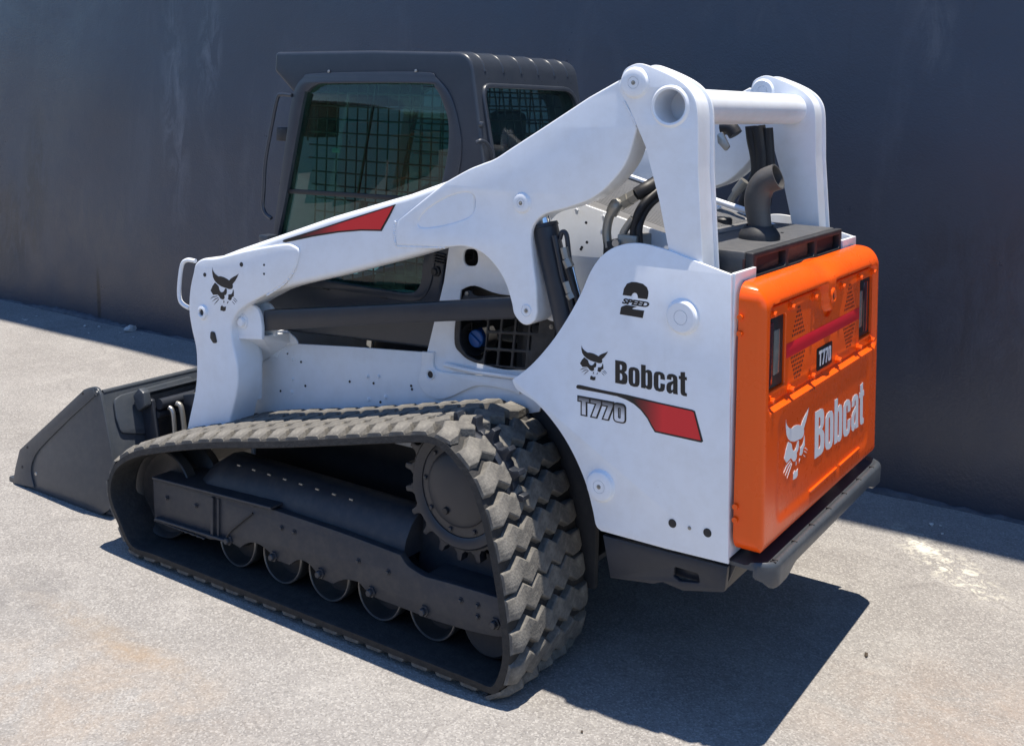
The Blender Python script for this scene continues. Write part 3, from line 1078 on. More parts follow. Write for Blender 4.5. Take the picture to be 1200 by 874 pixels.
def cap(px, py, Y, r, h, parent, ring=0.42, hole=True, mat='white'):
    x, z = onY(px, py, Y)
    c = lathe('pin_cap', [(0, Y - h), (r * ring * 0.96, Y - h), (r * ring * 0.98, Y - h + 0.0025), (r * ring * 1.04, Y - h + 0.0025), (r * ring * 1.06, Y - h), (r * 0.86, Y - h), (r * 0.95, Y - h * 0.85), (r, Y - h * 0.5), (r * 1.02, Y - 0.004), (r * 1.14, Y + 0.002)], M[mat], parent, 40, 'Y', (x, 0, z))
    if hole:
        d = lathe_mesh('grease_nipple', [(0, -0.006), (0.003, -0.006), (0.004, -0.001), (0.007, -0.001), (0.008, 0.001)], 12)
        put('grease_nipple', d, (x, Y - h, z), M['zinc'], parent)
    return c


arch = smooth(PY([(600, 446, 1), (606, 458), (628, 473), (650, 498), (669, 528), (685, 564), (694, 597), (698, 616), (704, 623, 1)], PLY), 6, closed=False)
bm = bmesh.new()
ra = [[bm.verts.new((q[0] + 0.006, PLY + 0.0145, q[1] + 0.002)), bm.verts.new((q[0] + 0.006, TUBY + 0.012, q[1] + 0.002)), bm.verts.new((q[0] + 0.016, TUBY + 0.012, q[1] + 0.012)), bm.verts.new((q[0] + 0.016, PLY + 0.0145, q[1] + 0.012))] for q in arch]
for A, B in zip(ra, ra[1:]):
    for k in range(4):
        bm.faces.new((A[k], A[(k + 1) % 4], B[(k + 1) % 4], B[k]))
link('arch_shade_cover', bm_mesh('arch_shade_cover', bm), M['char'], pan)  # added dark cover that keeps the sun off the inner half of the track
cap(800.5, 371, PLY, 0.052, 0.020, pan, hole=False)
cap(704, 569, PLY, 0.048, 0.014, pan)
DH = lathe_mesh('tie_hole', [(0, 0), (0.0125, 0), (0.0135, 0.002)], 18)
for px, py in ((788, 613), (829, 624)):
    x, z = onY(px, py, PLY)
    put('tie_hole', DH, (x, PLY - 0.0025, z), M['black'], pan)
x, z = onY(808, 618.5, PLY)
put('grease_nipple', bolt_mesh('grease_nipple', 0.004, 0.004), (x, PLY, z), M['zinc'], pan)
mirror(pan, LD)
SBW = bolt_mesh('flange_bolt', 0.007, 0.008, 'Z', 1)
put('flange_bolt', SBW, (1.13, 0.36, 0.551), M['zinc'], pan)

# dark lower frame behind the track
low_o = fillet(PY([(706, 627), (853, 664), (849, 694), (800, 692), (776, 682), (765, 684), (715, 677)], PLY + 0.016), [0.002, 0.002, 0.01, 0.01, 0.006, 0.006, 0.004])
low_h = fillet(PY([(790, 664), (818, 672), (820, 683), (796, 681), (789, 675)], PLY + 0.016), 0.008)
low = plate('rear_lower_frame', [low_o, low_h], PLY + 0.016, PLY + 0.036, M['char'], LD, 0.003)
mirror(low, LD)
lz0, lz1 = 0.435, 0.535
plate('rear_crossmember', [(PLY + 0.0365, lz0), (2 * MID - PLY - 0.0365, lz0), (2 * MID - PLY - 0.0365, lz1 - 0.004), (PLY + 0.0365, lz1 - 0.004)], 1.1405, 1.1755, M['char'], LD, 0.004, 'X')
box('tow_tube', (0.98, PLY + 0.05, 0.425), (1.12, PLY + 0.10, 0.47), M['char'], LD, 0.006)

# ---- rear links (towers) and cross tube
LY0, LY1 = 0.265, 0.400
lk = [(727, 95), (731, 83), (739, 77), (749, 74.5), (762, 78), (785, 88), (801, 98), (812, 111), (817, 128), (818, 160), (818, 200, 1), (826, 372, 1), (796, 360, 1), (772, 235, 1), (756, 172, 1), (745.5, 147), (734, 121), (725, 105)]
lk_o = smooth(PY(lk, LY0), 5)
hx, hz = onY(785.3, 124.6, LY0)
link_o = plate('rear_link', [lk_o, circle(hx, hz, 0.0538, 40)], LY0, LY0 + 0.014, M['white'], LD, 0.004)
link_o['label'] = 'white upright rear link of the lift arm'


def shrink(P, d):
    c = []
    n = len(P)
    ar = sum(P[i - 1][0] * P[i][1] - P[i][0] * P[i - 1][1] for i in range(n))
    s = 1 if ar > 0 else -1
    for i in range(n):
        a, b = Vector(P[i - 1]), Vector(P[(i + 1) % n])
        t = (b - a).normalized()
        c.append((P[i][0] - s * t.y * d, P[i][1] + s * t.x * d))
    return c


plate('link_core', [shrink(lk_o, 0.011), circle(hx, hz, 0.0575, 40)], LY0 + 0.0141, LY1 - 0.0141, M['white'], link_o, 0.001)
plate('link_inner_plate', lk_o, LY1 - 0.014, LY1, M['white'], link_o, 0.004)
px_, pz_ = onY(744.3, 97.3, LY0)
cap(744.3, 97.3, LY0, 0.047, 0.014, link_o, ring=0.40)
lathe('pin_cap', [(0, LY1 + 0.012), (0.018, LY1 + 0.012), (0.019, LY1 + 0.009), (0.021, LY1 + 0.012), (0.042, LY1 + 0.012), (0.047, LY1 + 0.006), (0.05, LY1 - 0.002)], M['white'], link_o, 36, 'Y', (px_, 0, pz_))
lathe('tube_collar', [(0.0535, LY0 - 0.004), (0.060, LY0 - 0.007), (0.066, LY0 - 0.003), (0.070, LY0 + 0.003)], M['white'], link_o, 44, 'Y', (hx, 0, hz))
mirror(link_o, LD)
ct = lathe('cross_tube', [(0.0535, LY0 + 0.60), (0.0535, LY0 - 0.004), (0.0595, LY0 - 0.0045), (0.0595, 2 * MID - LY0 + 0.0045), (0.0535, 2 * MID - LY0 + 0.004), (0.0535, LY0 + 0.64), (0, LY0 + 0.63)], M['white'], LD, 44, 'Y', (hx, 0, hz))
lathe('tube_bulkhead', [(0, LY0 + 0.58), (0.053, LY0 + 0.58)], M['char'], ct, 32, 'Y', (hx, 0, hz))

# ---- lift arms
AY0, AY1 = 0.268, 0.395
core_px = [(727, 93, 1), (690, 114, 1), (640, 147), (600, 173), (580, 186), (565, 192), (548, 199), (521, 214, 1), (466, 258, 1), (464, 287, 1), (524, 290, 1), (545, 289), (565, 297), (581, 313), (592, 332), (599, 354), (602, 368), (610, 378.5), (618, 381), (626, 376), (629, 366, 1), (628, 335, 1), (623, 297), (622, 274), (627, 261), (639, 251), (664, 244), (693, 233), (715, 215), (734, 189), (746, 155), (758, 150, 1), (758, 100, 1)]
beam_px = [(262, 299, 1), (280, 292, 1), (331, 274.5, 1), (390, 254, 1), (457, 234.5, 1), (480, 228, 1), (523, 212.5, 1), (560, 205, 1), (560, 280, 1), (524, 289, 1), (480, 302, 1), (400, 323, 1), (345, 335.5), (318, 344), (300, 350, 1), (262, 345, 1)]
arm = plate('lift_arm', smooth(PY(beam_px, 0.285), 6), AY0 + 0.004, AY1, M['white'], LD, 0.026, res=4)
arm['label'] = 'long white lift arm reaching forward beside the cab'
plate('arm_core', smooth(PY(core_px, AY0 + 0.013), 6), AY0 + 0.0135, AY1 - 0.001, M['white'], arm, 0.006, res=2)
sk_px = core_px[:-3] + [(746, 150, 1), (735, 120), (727, 105)]
dim = smooth(PY([(491, 257), (500, 246), (520, 233), (540, 226), (552, 227), (557, 235), (555, 248), (546, 256), (520, 264), (497, 267), (490, 264)], AY0), 4)
plate('arm_skin', [smooth(PY(sk_px, AY0), 6), dim], AY0, AY0 + 0.022, M['white'], arm, 0.006, res=2)
leg_px = [(229, 309), (238, 303), (254, 302), (290, 293), (331, 286), (344, 288), (350, 295), (346, 313), (334, 331), (312, 345), (290, 357), (277, 368), (271, 384), (273, 404), (278, 428), (278, 455), (271, 487), (263, 525, 1), (215, 525, 1), (220, 496), (228, 458), (230, 432), (229, 408), (224, 385), (221, 364), (222, 340), (226, 320)]
leg = plate('arm_foot', smooth(PY(leg_px, AY0 - 0.006), 6), AY0 - 0.006, AY1 + 0.005, M['white'], arm, 0.009, res=2)
cap(612, 238, AY0, 0.033, 0.011, arm, ring=0.42)
cap(617, 364, AY0, 0.019, 0.003, arm, ring=0.5)
x, z = onY(238, 366, AY0 - 0.006)
lathe('boss', [(0.014, AY0 + 0.002), (0.014, AY0 - 0.016), (0.018, AY0 - 0.019), (0.027, AY0 - 0.017), (0.031, AY0 - 0.010), (0.034, AY0 - 0.004)], M['white'], arm, 30, 'Y', (x, 0, z))
lathe('boss_hole', [(0, AY0 - 0.009), (0.0145, AY0 - 0.009)], M['char'], arm, 20, 'Y', (x, 0, z))
plate('slot_hole', fillet(PY([(247, 388), (252, 389), (255, 402), (250, 402), (246.5, 396)], AY0 - 0.0065), 0.012), AY0 - 0.0085, AY0 - 0.007, M['black'], arm, 0.0005)
for px, py, r in ((283, 310, 0.009), (240, 322, 0.008), (309.5, 310.5, 0.004), (309.5, 321, 0.004)):
    x, z = onY(px, py, AY0 - 0.006)
    lathe('bolt_hole', [(0, 0), (r, 0), (r + 0.001, 0.002)], M['black'], arm, 12, 'Y', (x, AY0 - 0.0082, z))
hp = [(229, 306), (219, 305), (213, 312), (210, 338), (211, 351), (215, 357), (222, 361)]
tube('grab_handle', [(onY(a, b, 0.34)[0], 0.34, onY(a, b, 0.34)[1]) for a, b in hp], 0.0095, M['white'], arm, 12)
mirror(arm, LD)

def weld(pts, Y, parent, r=0.0045, mat='white'):
    """A rippled weld bead along a photo-pixel polyline on plane Y."""
    P = curve3([v3(a_, b_0, Y) for a_, b_0 in pts], 14)
    rr = [r * (0.8 + 0.35 * math.sin(i * 2.4) + random.uniform(-0.1, 0.1)) for i in range(len(P))]
    return tube('weld_bead', P, r, M[mat], parent, 8, rs=rr, smoothpath=False)


def v3(px, py, Y):
    q = onY(px, py, Y)
    return (q[0], Y, q[1])


weld([(464, 259), (462, 274), (464, 288)], AY0 + 0.004, arm, 0.006)
weld([(466, 289), (495, 290), (522, 290)], AY0 + 0.006, arm, 0.006)
weld([(350, 297), (346, 314), (334, 332), (313, 346)], AY0 + 0.001, arm, 0.006)
weld([(745, 147), (739, 133), (731, 119)], LY0 + 0.001, link_o, 0.003)
weld([(181, 609), (205, 618), (240, 631)], 0.072, frame, 0.005, 'under')
weld([(181, 562), (230, 575), (300, 593)], 0.072, frame, 0.005, 'under')
weld([(325, 600), (380, 618), (440, 640)], 0.103, frame, 0.006, 'under')

# ---- control link bar, its front bracket
bar_o = fillet(PY([(309, 364), (460, 357), (602, 349), (608, 360), (603, 374), (460, 379), (308, 388)], 0.315), [0.004, 0, 0.004, 0.03, 0.004, 0, 0.004])
cb = plate('control_link', bar_o, 0.315, 0.365, M['char'], LD, 0.006)
cb['label'] = 'charcoal flat control link between body bracket and lift arm'
br = plate('front_bracket', smooth(PY([(272, 397, 1), (274, 378), (279, 365), (288, 358), (297, 358), (304, 366), (307, 382), (307, 398, 1)], 0.30), 5), 0.298, 0.316, M['white'], LD, 0.004)
plate('bracket_ear', smooth(PY([(272, 397, 1), (274, 378), (279, 365), (288, 358), (297, 358), (304, 366), (307, 382), (307, 398, 1)], 0.30), 5), 0.372, 0.39, M['white'], br, 0.004)
x, z = onY(285, 377, 0.298)
lathe('pivot_bolt', [(0, 0.280), (0.016, 0.280), (0.020, 0.284), (0.020, 0.292), (0.030, 0.294), (0.030, 0.299)], M['white'], br, 10, 'Y', (x, 0, z))
bm = bmesh.new()
a, b_, c_ = onY(274, 391, 0.30), onY(308, 393, 0.30), onY(318, 416, 0.42)
def v3(px, py, Y):
    q = onY(px, py, Y)
    return (q[0], Y, q[1])
vv = [bm.verts.new(p) for p in (v3(274, 391, 0.295), v3(307, 394, 0.295), v3(340, 389, TUBY - 0.002), v3(296, 388, TUBY - 0.002), v3(278, 418, 0.40), v3(320, 417, TUBY - 0.002), v3(341, 402, TUBY - 0.002), v3(281, 440, TUBY - 0.002))]
for f in ((0, 1, 2, 3), (0, 4, 5, 1), (1, 5, 6, 2), (4, 7, 5), (0, 3, 7, 4), (3, 2, 6, 5, 7)):
    bm.faces.new([vv[i] for i in f])
bmesh.ops.bevel(bm, geom=bm.edges[:], offset=0.003, segments=2, affect='EDGES')
link('bracket_shelf', bm_mesh('bracket_shelf', bm), M['white'], br)
plate('bracket_base', fillet(PY([(276, 392), (336, 387), (346, 396), (350, 403), (330, 406), (325, 419), (292, 416), (290, 440), (284, 474), (276, 470)], TUBY - 0.006), 0.006), TUBY - 0.008, TUBY + 0.001, M['white'], br, 0.003)
plate('bracket_web', fillet(PY([(273, 393), (281, 402), (284, 425), (283, 474), (277, 476), (278, 430), (273, 405)], 0.31), 0.006), 0.31, 0.425, M['white'], br, 0.003)

# ---- lift cylinder with hoses
cy_t, cy_b = v3(638, 262, 0.335), v3(672, 408, 0.335)
T, B = Vector(cy_t), Vector(cy_b)
ax = (B - T).normalized()
cyl = tube('lift_cylinder', [T, T + ax * 0.012, T + ax * 0.014, B], 0.046, M['char'], LD, 28, rs=[0.046, 0.049, 0.0455, 0.0455], smoothpath=False)
cyl['label'] = 'charcoal hydraulic lift cylinder with chrome rod'
tube('piston_rod', [T - ax * 0.17, T + ax * 0.02], 0.025, M['chrome'], cyl, 24, smoothpath=False)
tube('steel_line', [v3(656, 280, 0.30), v3(659, 272, 0.30), v3(664, 276, 0.30), v3(667, 300, 0.30), v3(672, 330, 0.30), v3(680, 362, 0.30)], 0.0085, M['char'], cyl, 10)
tube('steel_line', [v3(650, 276, 0.285), v3(655, 300, 0.285), v3(660, 325, 0.285), v3(667, 345, 0.285)], 0.010, M['char'], cyl, 10)
for (a1, a2, b1, b2, rr) in ((661, 290, 664, 303, 0.013), (664, 304, 668, 313, 0.016), (664, 330, 668, 343, 0.014), (668, 344, 671, 350, 0.017)):
    tube('hose_fitting', [v3(a1, a2, 0.278), v3(b1, b2, 0.278)], rr, M['zinc'], cyl, 6, smoothpath=False)
tube('hose', [v3(664, 312, 0.28), v3(670, 330, 0.28), v3(676, 350, 0.28), v3(690, 385, 0.29)], 0.010, M['hose'], cyl, 10)
tube('chrome_line', [v3(671, 313, 0.30), v3(676, 333, 0.30), v3(683, 358, 0.30)], 0.005, M['chrome'], cyl, 8)
tube('hose', [v3(668, 348, 0.278), v3(672, 365, 0.28), v3(680, 385, 0.29)], 0.012, M['hose'], cyl, 10)
plate('cylinder_mount', smooth(PY([(632, 342, 1), (640, 340), (647, 350), (652, 375), (640, 372), (632, 370, 1)], 0.42), 4), 0.405, TUBY, M['white'], LD, 0.004)

# ---- engine deck: grille, hoses, cover, exhaust
def slope_z(x):
    return 1.548 + (x - 0.52) * (1.452 - 1.548) / (0.90 - 0.52)


GY0, GY1 = TUBY + 0.02, 2 * MID - TUBY - 0.02
bm = bmesh.new()
xg0, xg1 = 0.14, 0.90
y = GY0 + 0.075
while y < GY1 - 0.07:
    hexa(bm, [(xg0, y, slope_z(xg0) - 0.012), (xg1 - 0.045, y, slope_z(xg1 - 0.045) - 0.012), (xg1 - 0.045, y + 0.0125, slope_z(xg1 - 0.045) - 0.012), (xg0, y + 0.0125, slope_z(xg0) - 0.012),
              (xg0, y + 0.002, slope_z(xg0) - 0.004), (xg1 - 0.045, y + 0.002, slope_z(xg1 - 0.045) - 0.004), (xg1 - 0.045, y + 0.0145, slope_z(xg1 - 0.045) - 0.004), (xg0, y + 0.0145, slope_z(xg0) - 0.004)])
    y += 0.0205
gr = link('radiator_grille', bm_mesh('radiator_grille', bm), M['grill'], LD, 'stuff')
plank('grille_frame', (xg0, slope_z(xg0) - 0.014), (xg1, slope_z(xg1) - 0.014), GY0, GY0 + 0.075, 0.012, M['grill'], LD)
plank('grille_frame', (xg0, slope_z(xg0) - 0.014), (xg1, slope_z(xg1) - 0.014), GY1 - 0.07, GY1, 0.012, M['grill'], LD)
plank('grille_frame', (xg1 - 0.044, slope_z(xg1 - 0.044) - 0.0145), (xg1 + 0.0, slope_z(xg1) - 0.0145), GY0 + 0.076, GY1 - 0.071, 0.012, M['grill'], LD)
plank('radiator_core', (xg0, slope_z(xg0) - 0.09), (xg1, slope_z(xg1) - 0.09), GY0, GY1, 0.02, M['grime'], LD)
plank('deck_rail', (0.30, slope_z(0.30) + 0.002), (0.74, slope_z(0.74) + 0.002), GY1 - 0.11, GY1 - 0.075, 0.012, M['white'], LD)
box('rear_shelf', (0.90, GY0 - 0.015, 1.31), (1.1815, GY1 + 0.015, 1.328), M['white'], LD, 0.003)
# left hose group
hs = tube('hydraulic_pipe', [v3(713, 290, 0.40), v3(711, 272, 0.40), v3(714, 255, 0.40), v3(721, 243, 0.40), v3(732, 236, 0.42)], 0.016, M['zinc'], LD, 14)
tube('pipe_nut', [v3(730, 238, 0.42), v3(738, 233, 0.42)], 0.024, M['zinc'], hs, 6, smoothpath=False)
tube('pipe_nut', [v3(738, 233, 0.42), v3(746, 228, 0.42)], 0.022, M['zinc'], hs, 6, smoothpath=False)
tube('elbow', [v3(717, 250, 0.40), v3(722, 240, 0.40), v3(727, 240, 0.465)], 0.022, M['zinc'], hs, 8)
tube('hose', [v3(746, 228, 0.42), v3(758, 221, 0.44), v3(775, 210, 0.50), v3(800, 190, 0.52)], 0.024, M['hose'], hs, 16)
tube('hydraulic_pipe', [v3(731, 288, 0.40), v3(730, 275, 0.40), v3(736, 264, 0.40), v3(742, 256, 0.40)], 0.013, M['zinc'], LD, 12)
tube('hydraulic_hose', [v3(744, 290, 0.40), v3(743, 270, 0.40), v3(748, 250, 0.40), v3(758, 235, 0.42), v3(778, 218, 0.49)], 0.014, M['hose'], LD, 12)
tube('hydraulic_hose', [v3(750, 288, 0.40), v3(749, 268, 0.40), v3(754, 252, 0.42), v3(764, 238, 0.44), v3(782, 224, 0.50)], 0.012, M['hose'], LD, 12)
box('valve_block', (v3(709, 295, 0.40)[0], 0.385, v3(709, 300, 0.40)[2]), (v3(722, 282, 0.40)[0], TUBY - 0.004, v3(722, 283, 0.40)[2]), M['black'], LD, 0.003)
box('valve_block', (v3(727, 290, 0.40)[0], 0.375, v3(727, 292, 0.40)[2]), (v3(750, 278, 0.40)[0], TUBY - 0.004, v3(750, 276, 0.40)[2]), M['zinc'], LD, 0.004)
lathe('pipe_cap', [(0, -0.012), (0.013, -0.012), (0.016, 0), (0.016, 0.02)], M['steel'], LD, 14, 'Y', v3(723, 285, 0.375))
# right hose bundle hanging from the cross tube
RY = 1.30
tube('hose_bundle', [v3(888, 148, RY), v3(891, 165, RY), v3(893, 185, RY), v3(891, 205, RY), v3(880, 225, RY), v3(872, 240, RY)], 0.030, M['hose'], LD, 14)
tube('hose_bundle', [v3(880, 148, RY), v3(882, 165, RY), v3(886, 185, RY), v3(886, 205, RY), v3(874, 228, RY)], 0.024, M['hose'], LD, 14)
tube('hose_bundle', [v3(900, 150, RY), v3(902, 180, RY), v3(903, 205, RY), v3(898, 240, RY)], 0.020, M['hose'], LD, 12)
tube('hose_fitting', [v3(873, 212, 1.22), v3(862, 226, 1.22)], 0.020, M['zinc'], LD, 8, smoothpath=False)
tube('hose_fitting', [v3(862, 226, 1.22), v3(856, 236, 1.22)], 0.015, M['zinc'], LD, 8, smoothpath=False)
tube('hydraulic_hose', [v3(846, 150, 1.24), v3(856, 150, 1.24), v3(862, 158, 1.24)], 0.03, M['hose'], LD, 12)
plate('hose_clamp', fillet(PY([(840, 158), (846, 154), (855, 172), (850, 178), (841, 168)], 1.20), 0.01), 1.20, 1.212, M['steel'], LD, 0.002)
tube('prop_rod', [v3(832, 233, 1.02), v3(868, 245, 1.02), v3(900, 254, 1.02)], 0.012, M['white'], LD, 10)
# plastic cover over the rear of the deck
CV0, CV1 = 0.435, 2 * MID - 0.435
cov = box('rear_cover', (0.88, CV0, 1.376), (1.150, CV1, 1.445), M['cover'], LD, 0.008)
cw = (CV1 - CV0 - 0.06) / 3
slots = []
for k in range(3):
    y0 = CV0 + 0.02 + k * (cw + 0.01)
    slots.append(fillet([(y0 + 0.012, 1.372), (y0 + cw - 0.008, 1.372), (y0 + cw - 0.008, 1.424), (y0 + 0.012, 1.424)], 0.012))
plate('cover_grille', [fillet([(CV0, 1.3285), (CV1, 1.3285), (CV1, 1.443), (CV0, 1.443)], 0.004)] + slots, 1.151, 1.178, M['plastic'], cov, 0.004, 'X')
M['slotback'] = paint('reddish_duct', (0.09, 0.030, 0.024), 0.6, bump=0.1)  # plain red-brown for the plate behind the slots
plate('duct', [(CV0, 1.331), (CV1, 1.331), (CV1, 1.42), (CV0, 1.42)], 1.142, 1.1505, M['slotback'], cov, 0.001, 'X')
for dy in (0.0, 0.10):
    put('cover_screw', lathe_mesh('cover_screw', [(0.006, 0), (0.005, 0.003), (0, 0.003)], 10, 'Z'), (1.06, 0.93 + dy, 1.445), M['black'], cov)
EX = 0.80
ex_pts = [v3(893, 281, EX), v3(889.5, 258, EX), v3(887.5, 240, EX), v3(889.5, 225, EX), v3(897.5, 213, EX), v3(912, 207, EX)]
ep = curve3(ex_pts, 6)
bm = bmesh.new()
rs = [0.038 + 0.008 * min(1, i / 14) for i in range(len(ep))]
tube_bm(bm, ep, 0.045, 26, False, rs)
tube_bm(bm, ep[::-1], 0.04, 26, False, [r - 0.005 for r in rs[::-1]])
# close the rim
bm.verts.ensure_lookup_table()
nA = len(ep) * 26
for k in range(26):
    a0, a1 = bm.verts[nA - 26 + k], bm.verts[nA - 26 + (k + 1) % 26]
    best = sorted(bm.verts[nA:nA + 26], key=lambda v: (v.co - a0.co).length)[0]
    best2 = sorted(bm.verts[nA:nA + 26], key=lambda v: (v.co - a1.co).length)[0]
    if best is not best2:
        try:
            bm.faces.new((a0, a1, best2, best))
        except ValueError:
            pass
exh = link('exhaust_stack', bm_mesh('exhaust_stack', bm, 50), M['exhaust'], LD)
exh['label'] = 'dark curved exhaust stack with open slanted mouth'
bx, by_, bz = ex_pts[0]
lathe('exhaust_boot', [(0.072, 1.440), (0.072, 1.458), (0.068, 1.468), (0.052, 1.490), (0.048, 1.492), (0.044, 1.48)], M['plastic'], exh, 32, 'Z', (bx - 0.01, by_, 0))
lathe('coolant_cap', [(0.030, 1.445), (0.030, 1.458), (0.036, 1.460), (0.036, 1.478), (0.03, 1.484), (0, 1.486)], M['black'], LD, 14, 'Z', (*onZ(847, 262, 1.46), 0))

# ---- cab
CY0, CY1 = 0.505, 2 * MID - 0.505
cprof = fillet([(-1.056, 2.088), (-0.50, 2.094), (0.000, 2.086), (0.108, 1.50), (0.04, 1.42), (-0.10, 1.26), (-0.135, 0.93), (-1.055, 0.88), (-1.075, 0.98), (-0.930, 1.905), (-1.058, 2.005)], [0.02, 0, 0.085, 0.02, 0.02, 0.02, 0.02, 0.02, 0.02, 0.03, 0.02], 8)


def rear_x(z):
    return 0.018 + 0.19 * (1.967 - z)


def block_mesh(name, prof, y0, y1, bev, seg=5):
    bm = bmesh.new()
    a = [bm.verts.new((p[0], y0, p[1])) for p in prof]
    b = [bm.verts.new((p[0], y1, p[1])) for p in prof]
    f0 = bm.faces.new(a)
    f1 = bm.faces.new(b[::-1])
    for i in range(len(prof)):
        bm.faces.new((a[i], b[i], b[(i + 1) % len(prof)], a[(i + 1) % len(prof)]))
    bmesh.ops.recalc_face_normals(bm, faces=bm.faces)
    if bev > 0:
        ed = list({e for f in (f0, f1) for e in f.edges})
        bmesh.ops.bevel(bm, geom=ed, offset=bev, segments=seg, affect='EDGES', profile=0.5, clamp_overlap=True)
    return bm_mesh(name, bm, 40)


def boolean(me, cutters, name):
    o = bpy.data.objects.new('tmp_b', me)
    COL.objects.link(o)
    cs = []
    for c in cutters:
        co = bpy.data.objects.new('tmp_c', c)
        COL.objects.link(co)
        md = o.modifiers.new('b', 'BOOLEAN')
        md.operation = 'DIFFERENCE'
        md.object = co
        md.solver = 'EXACT'
        cs.append(co)
    dg = bpy.context.evaluated_depsgraph_get()
    out = bpy.data.meshes.new_from_object(o.evaluated_get(dg))
    for c in cs:
        bpy.data.objects.remove(c)
    bpy.data.objects.remove(o)
    out.name = name
    shade(out, 40)
    return out


win_px = [(361, 108), (372, 99.5), (390, 98), (496, 98), (511, 104), (521, 124), (526.5, 147), (525, 182), (516, 225), (505, 270), (497, 305), (494, 330), (486, 342), (470, 343, 1), (396, 331, 1), (334, 321), (322, 312), (322, 300), (335, 235, 1), (356, 119)]
win_o = smooth(PY(win_px, CY0), 5)
win_cut = block_mesh('wc', win_o, 0.2, 1.7, 0)
inner = block_mesh('ic', [(-0.985, 2.03), (-0.09, 2.03), (-0.03, 1.98), (0.055, 1.52), (-0.01, 1.44), (-0.15, 1.28), (-0.18, 0.97), (-1.0, 0.94), (-0.885, 1.90)], CY0 + 0.045, CY1 - 0.045, 0)
rw = fillet([(0.570, 1.60), (1.240, 1.60), (1.255, 1.955), (0.555, 1.955)], [0.05, 0.05, 0.09, 0.05])
rcut = slab_mesh('rc', [rw], -0.10, 0.25, 0.0005, 'X')
fcut = slab_mesh('fc', [fillet([(0.545, 1.05), (1.265, 1.05), (1.265, 1.86), (0.545, 1.86)], 0.05)], -1.4, -0.8, 0.0005, 'X')
shell = block_mesh('cab', cprof, CY0, CY1, 0.062, 6)
cab = link('cab', boolean(shell, [inner, win_cut, rcut, fcut], 'cab'), M['cab'], LD)
cab['label'] = 'charcoal grey operator cab with tinted windows and rounded roof'
# raised window surround
sur = [(340, 128, 1), (346, 104), (355, 92), (372, 86), (492, 84.5), (512, 92), (528, 112), (538, 146), (541, 176), (537, 205), (525, 245), (511, 300), (504, 335), (494, 350), (478, 353, 1), (396, 340, 1), (318, 330, 1), (322, 260, 1)]
plate('window_surround', [smooth(PY(sur, CY0 - 0.004), 5), win_o], CY0 - 0.006, CY0 + 0.004, M['cab'], cab, 0.003)
# side glass, rear glass
gl = plate('side_window', win_o, CY0 + 0.012, CY0 + 0.017, M['glass'], cab, 0.0005)
plate('side_window', win_o, CY1 - 0.017, CY1 - 0.012, M['glass_back'], cab, 0.0005)


def strip(name, pts, Y0, Y1, wpx, mat, parent):
    """A bar along a photo-pixel polyline on the plane Y0, wpx pixels wide."""
    P = [Vector(onY(a, b, Y0)) for a, b in pts]
    w = wpx * 0.0031
    L_, R_ = [], []
    for i, p in enumerate(P):
        t = (P[min(i + 1, len(P) - 1)] - P[max(i - 1, 0)]).normalized()
        nn = Vector((-t.y, t.x)) * w / 2
        L_.append(tuple(p + nn))
        R_.append(tuple(p - nn))
    return plate(name, L_ + R_[::-1], Y0, Y1, mat, parent, 0.0015)


strip('window_sash', [(334, 224), (456, 232), (520, 236)], CY0 + 0.004, CY0 + 0.030, 6, M['sash'], cab)
strip('window_sash', [(441, 98), (418, 231)], CY0 + 0.018, CY0 + 0.028, 3, M['sash'], cab)


def grid_mesh(name, u0, u1, v0, v1, pitch, r, fn, inside):
    bm = bmesh.new()

    def bar(p, q):
        tube_bm(bm, [p, q], r, 5, True)
    u = u0
    n = 24
    while u < u1:
        seg = None
        for k in range(n + 1):
            v = v0 + (v1 - v0) * k / n
            ok = inside(u, v)
            if ok and seg is None:
                seg = v
            if (not ok or k == n) and seg is not None:
                if v - seg > 0.03:
                    bar(fn(u, seg), fn(u, v))
                seg = None
        u += pitch
    v = v0
    while v < v1:
        seg = None
        for k in range(n * 2 + 1):
            u = u0 + (u1 - u0) * k / (n * 2)
            ok = inside(u, v)
            if ok and seg is None:
                seg = u
            if (not ok or k == n * 2) and seg is not None:
                if u - seg > 0.03:
                    bar(fn(seg, v), fn(u, v))
                seg = None
        v += pitch
    return bm_mesh(name, bm, 60)


def side_inside(u, v):
    return v > 0.99 and v < 1.99 and u < 0.02 and u > -0.93 + (1.95 - v) * 0.17


for yy in (CY0 + 0.040, CY1 - 0.040):
    link('window_guard', grid_mesh('window_guard', -1.05, 0.02, 1.02, 1.99, 0.056, 0.0036, lambda u, v, yy=yy: (u, yy, v), side_inside), M['black'], cab)
rg = bpy.data.meshes.new('x')
link('rear_guard', grid_mesh('rear_guard', 0.58, 1.25, 1.60, 1.97, 0.056, 0.0036, lambda u, v: (rear_x(v) - 0.075, u, v), lambda u, v: True), M['black'], cab)
# rear glass and its trim follow the sloping back
me = slab_mesh('rear_window', [rw], -0.003, 0.003, 0.0005, 'X')
for v in me.vertices:
    v.co.x += rear_x(v.co.z) - 0.012
link('rear_window', me, M['glass_back'], cab)
me = slab_mesh('rear_window_trim', [shrink(rw, -0.016), shrink(rw, 0.004)], -0.011, 0.011, 0.006, 'X', res=2)
for v in me.vertices:
    v.co.x += rear_x(v.co.z) + 0.004
link('rear_window_trim', me, M['cab'], cab)
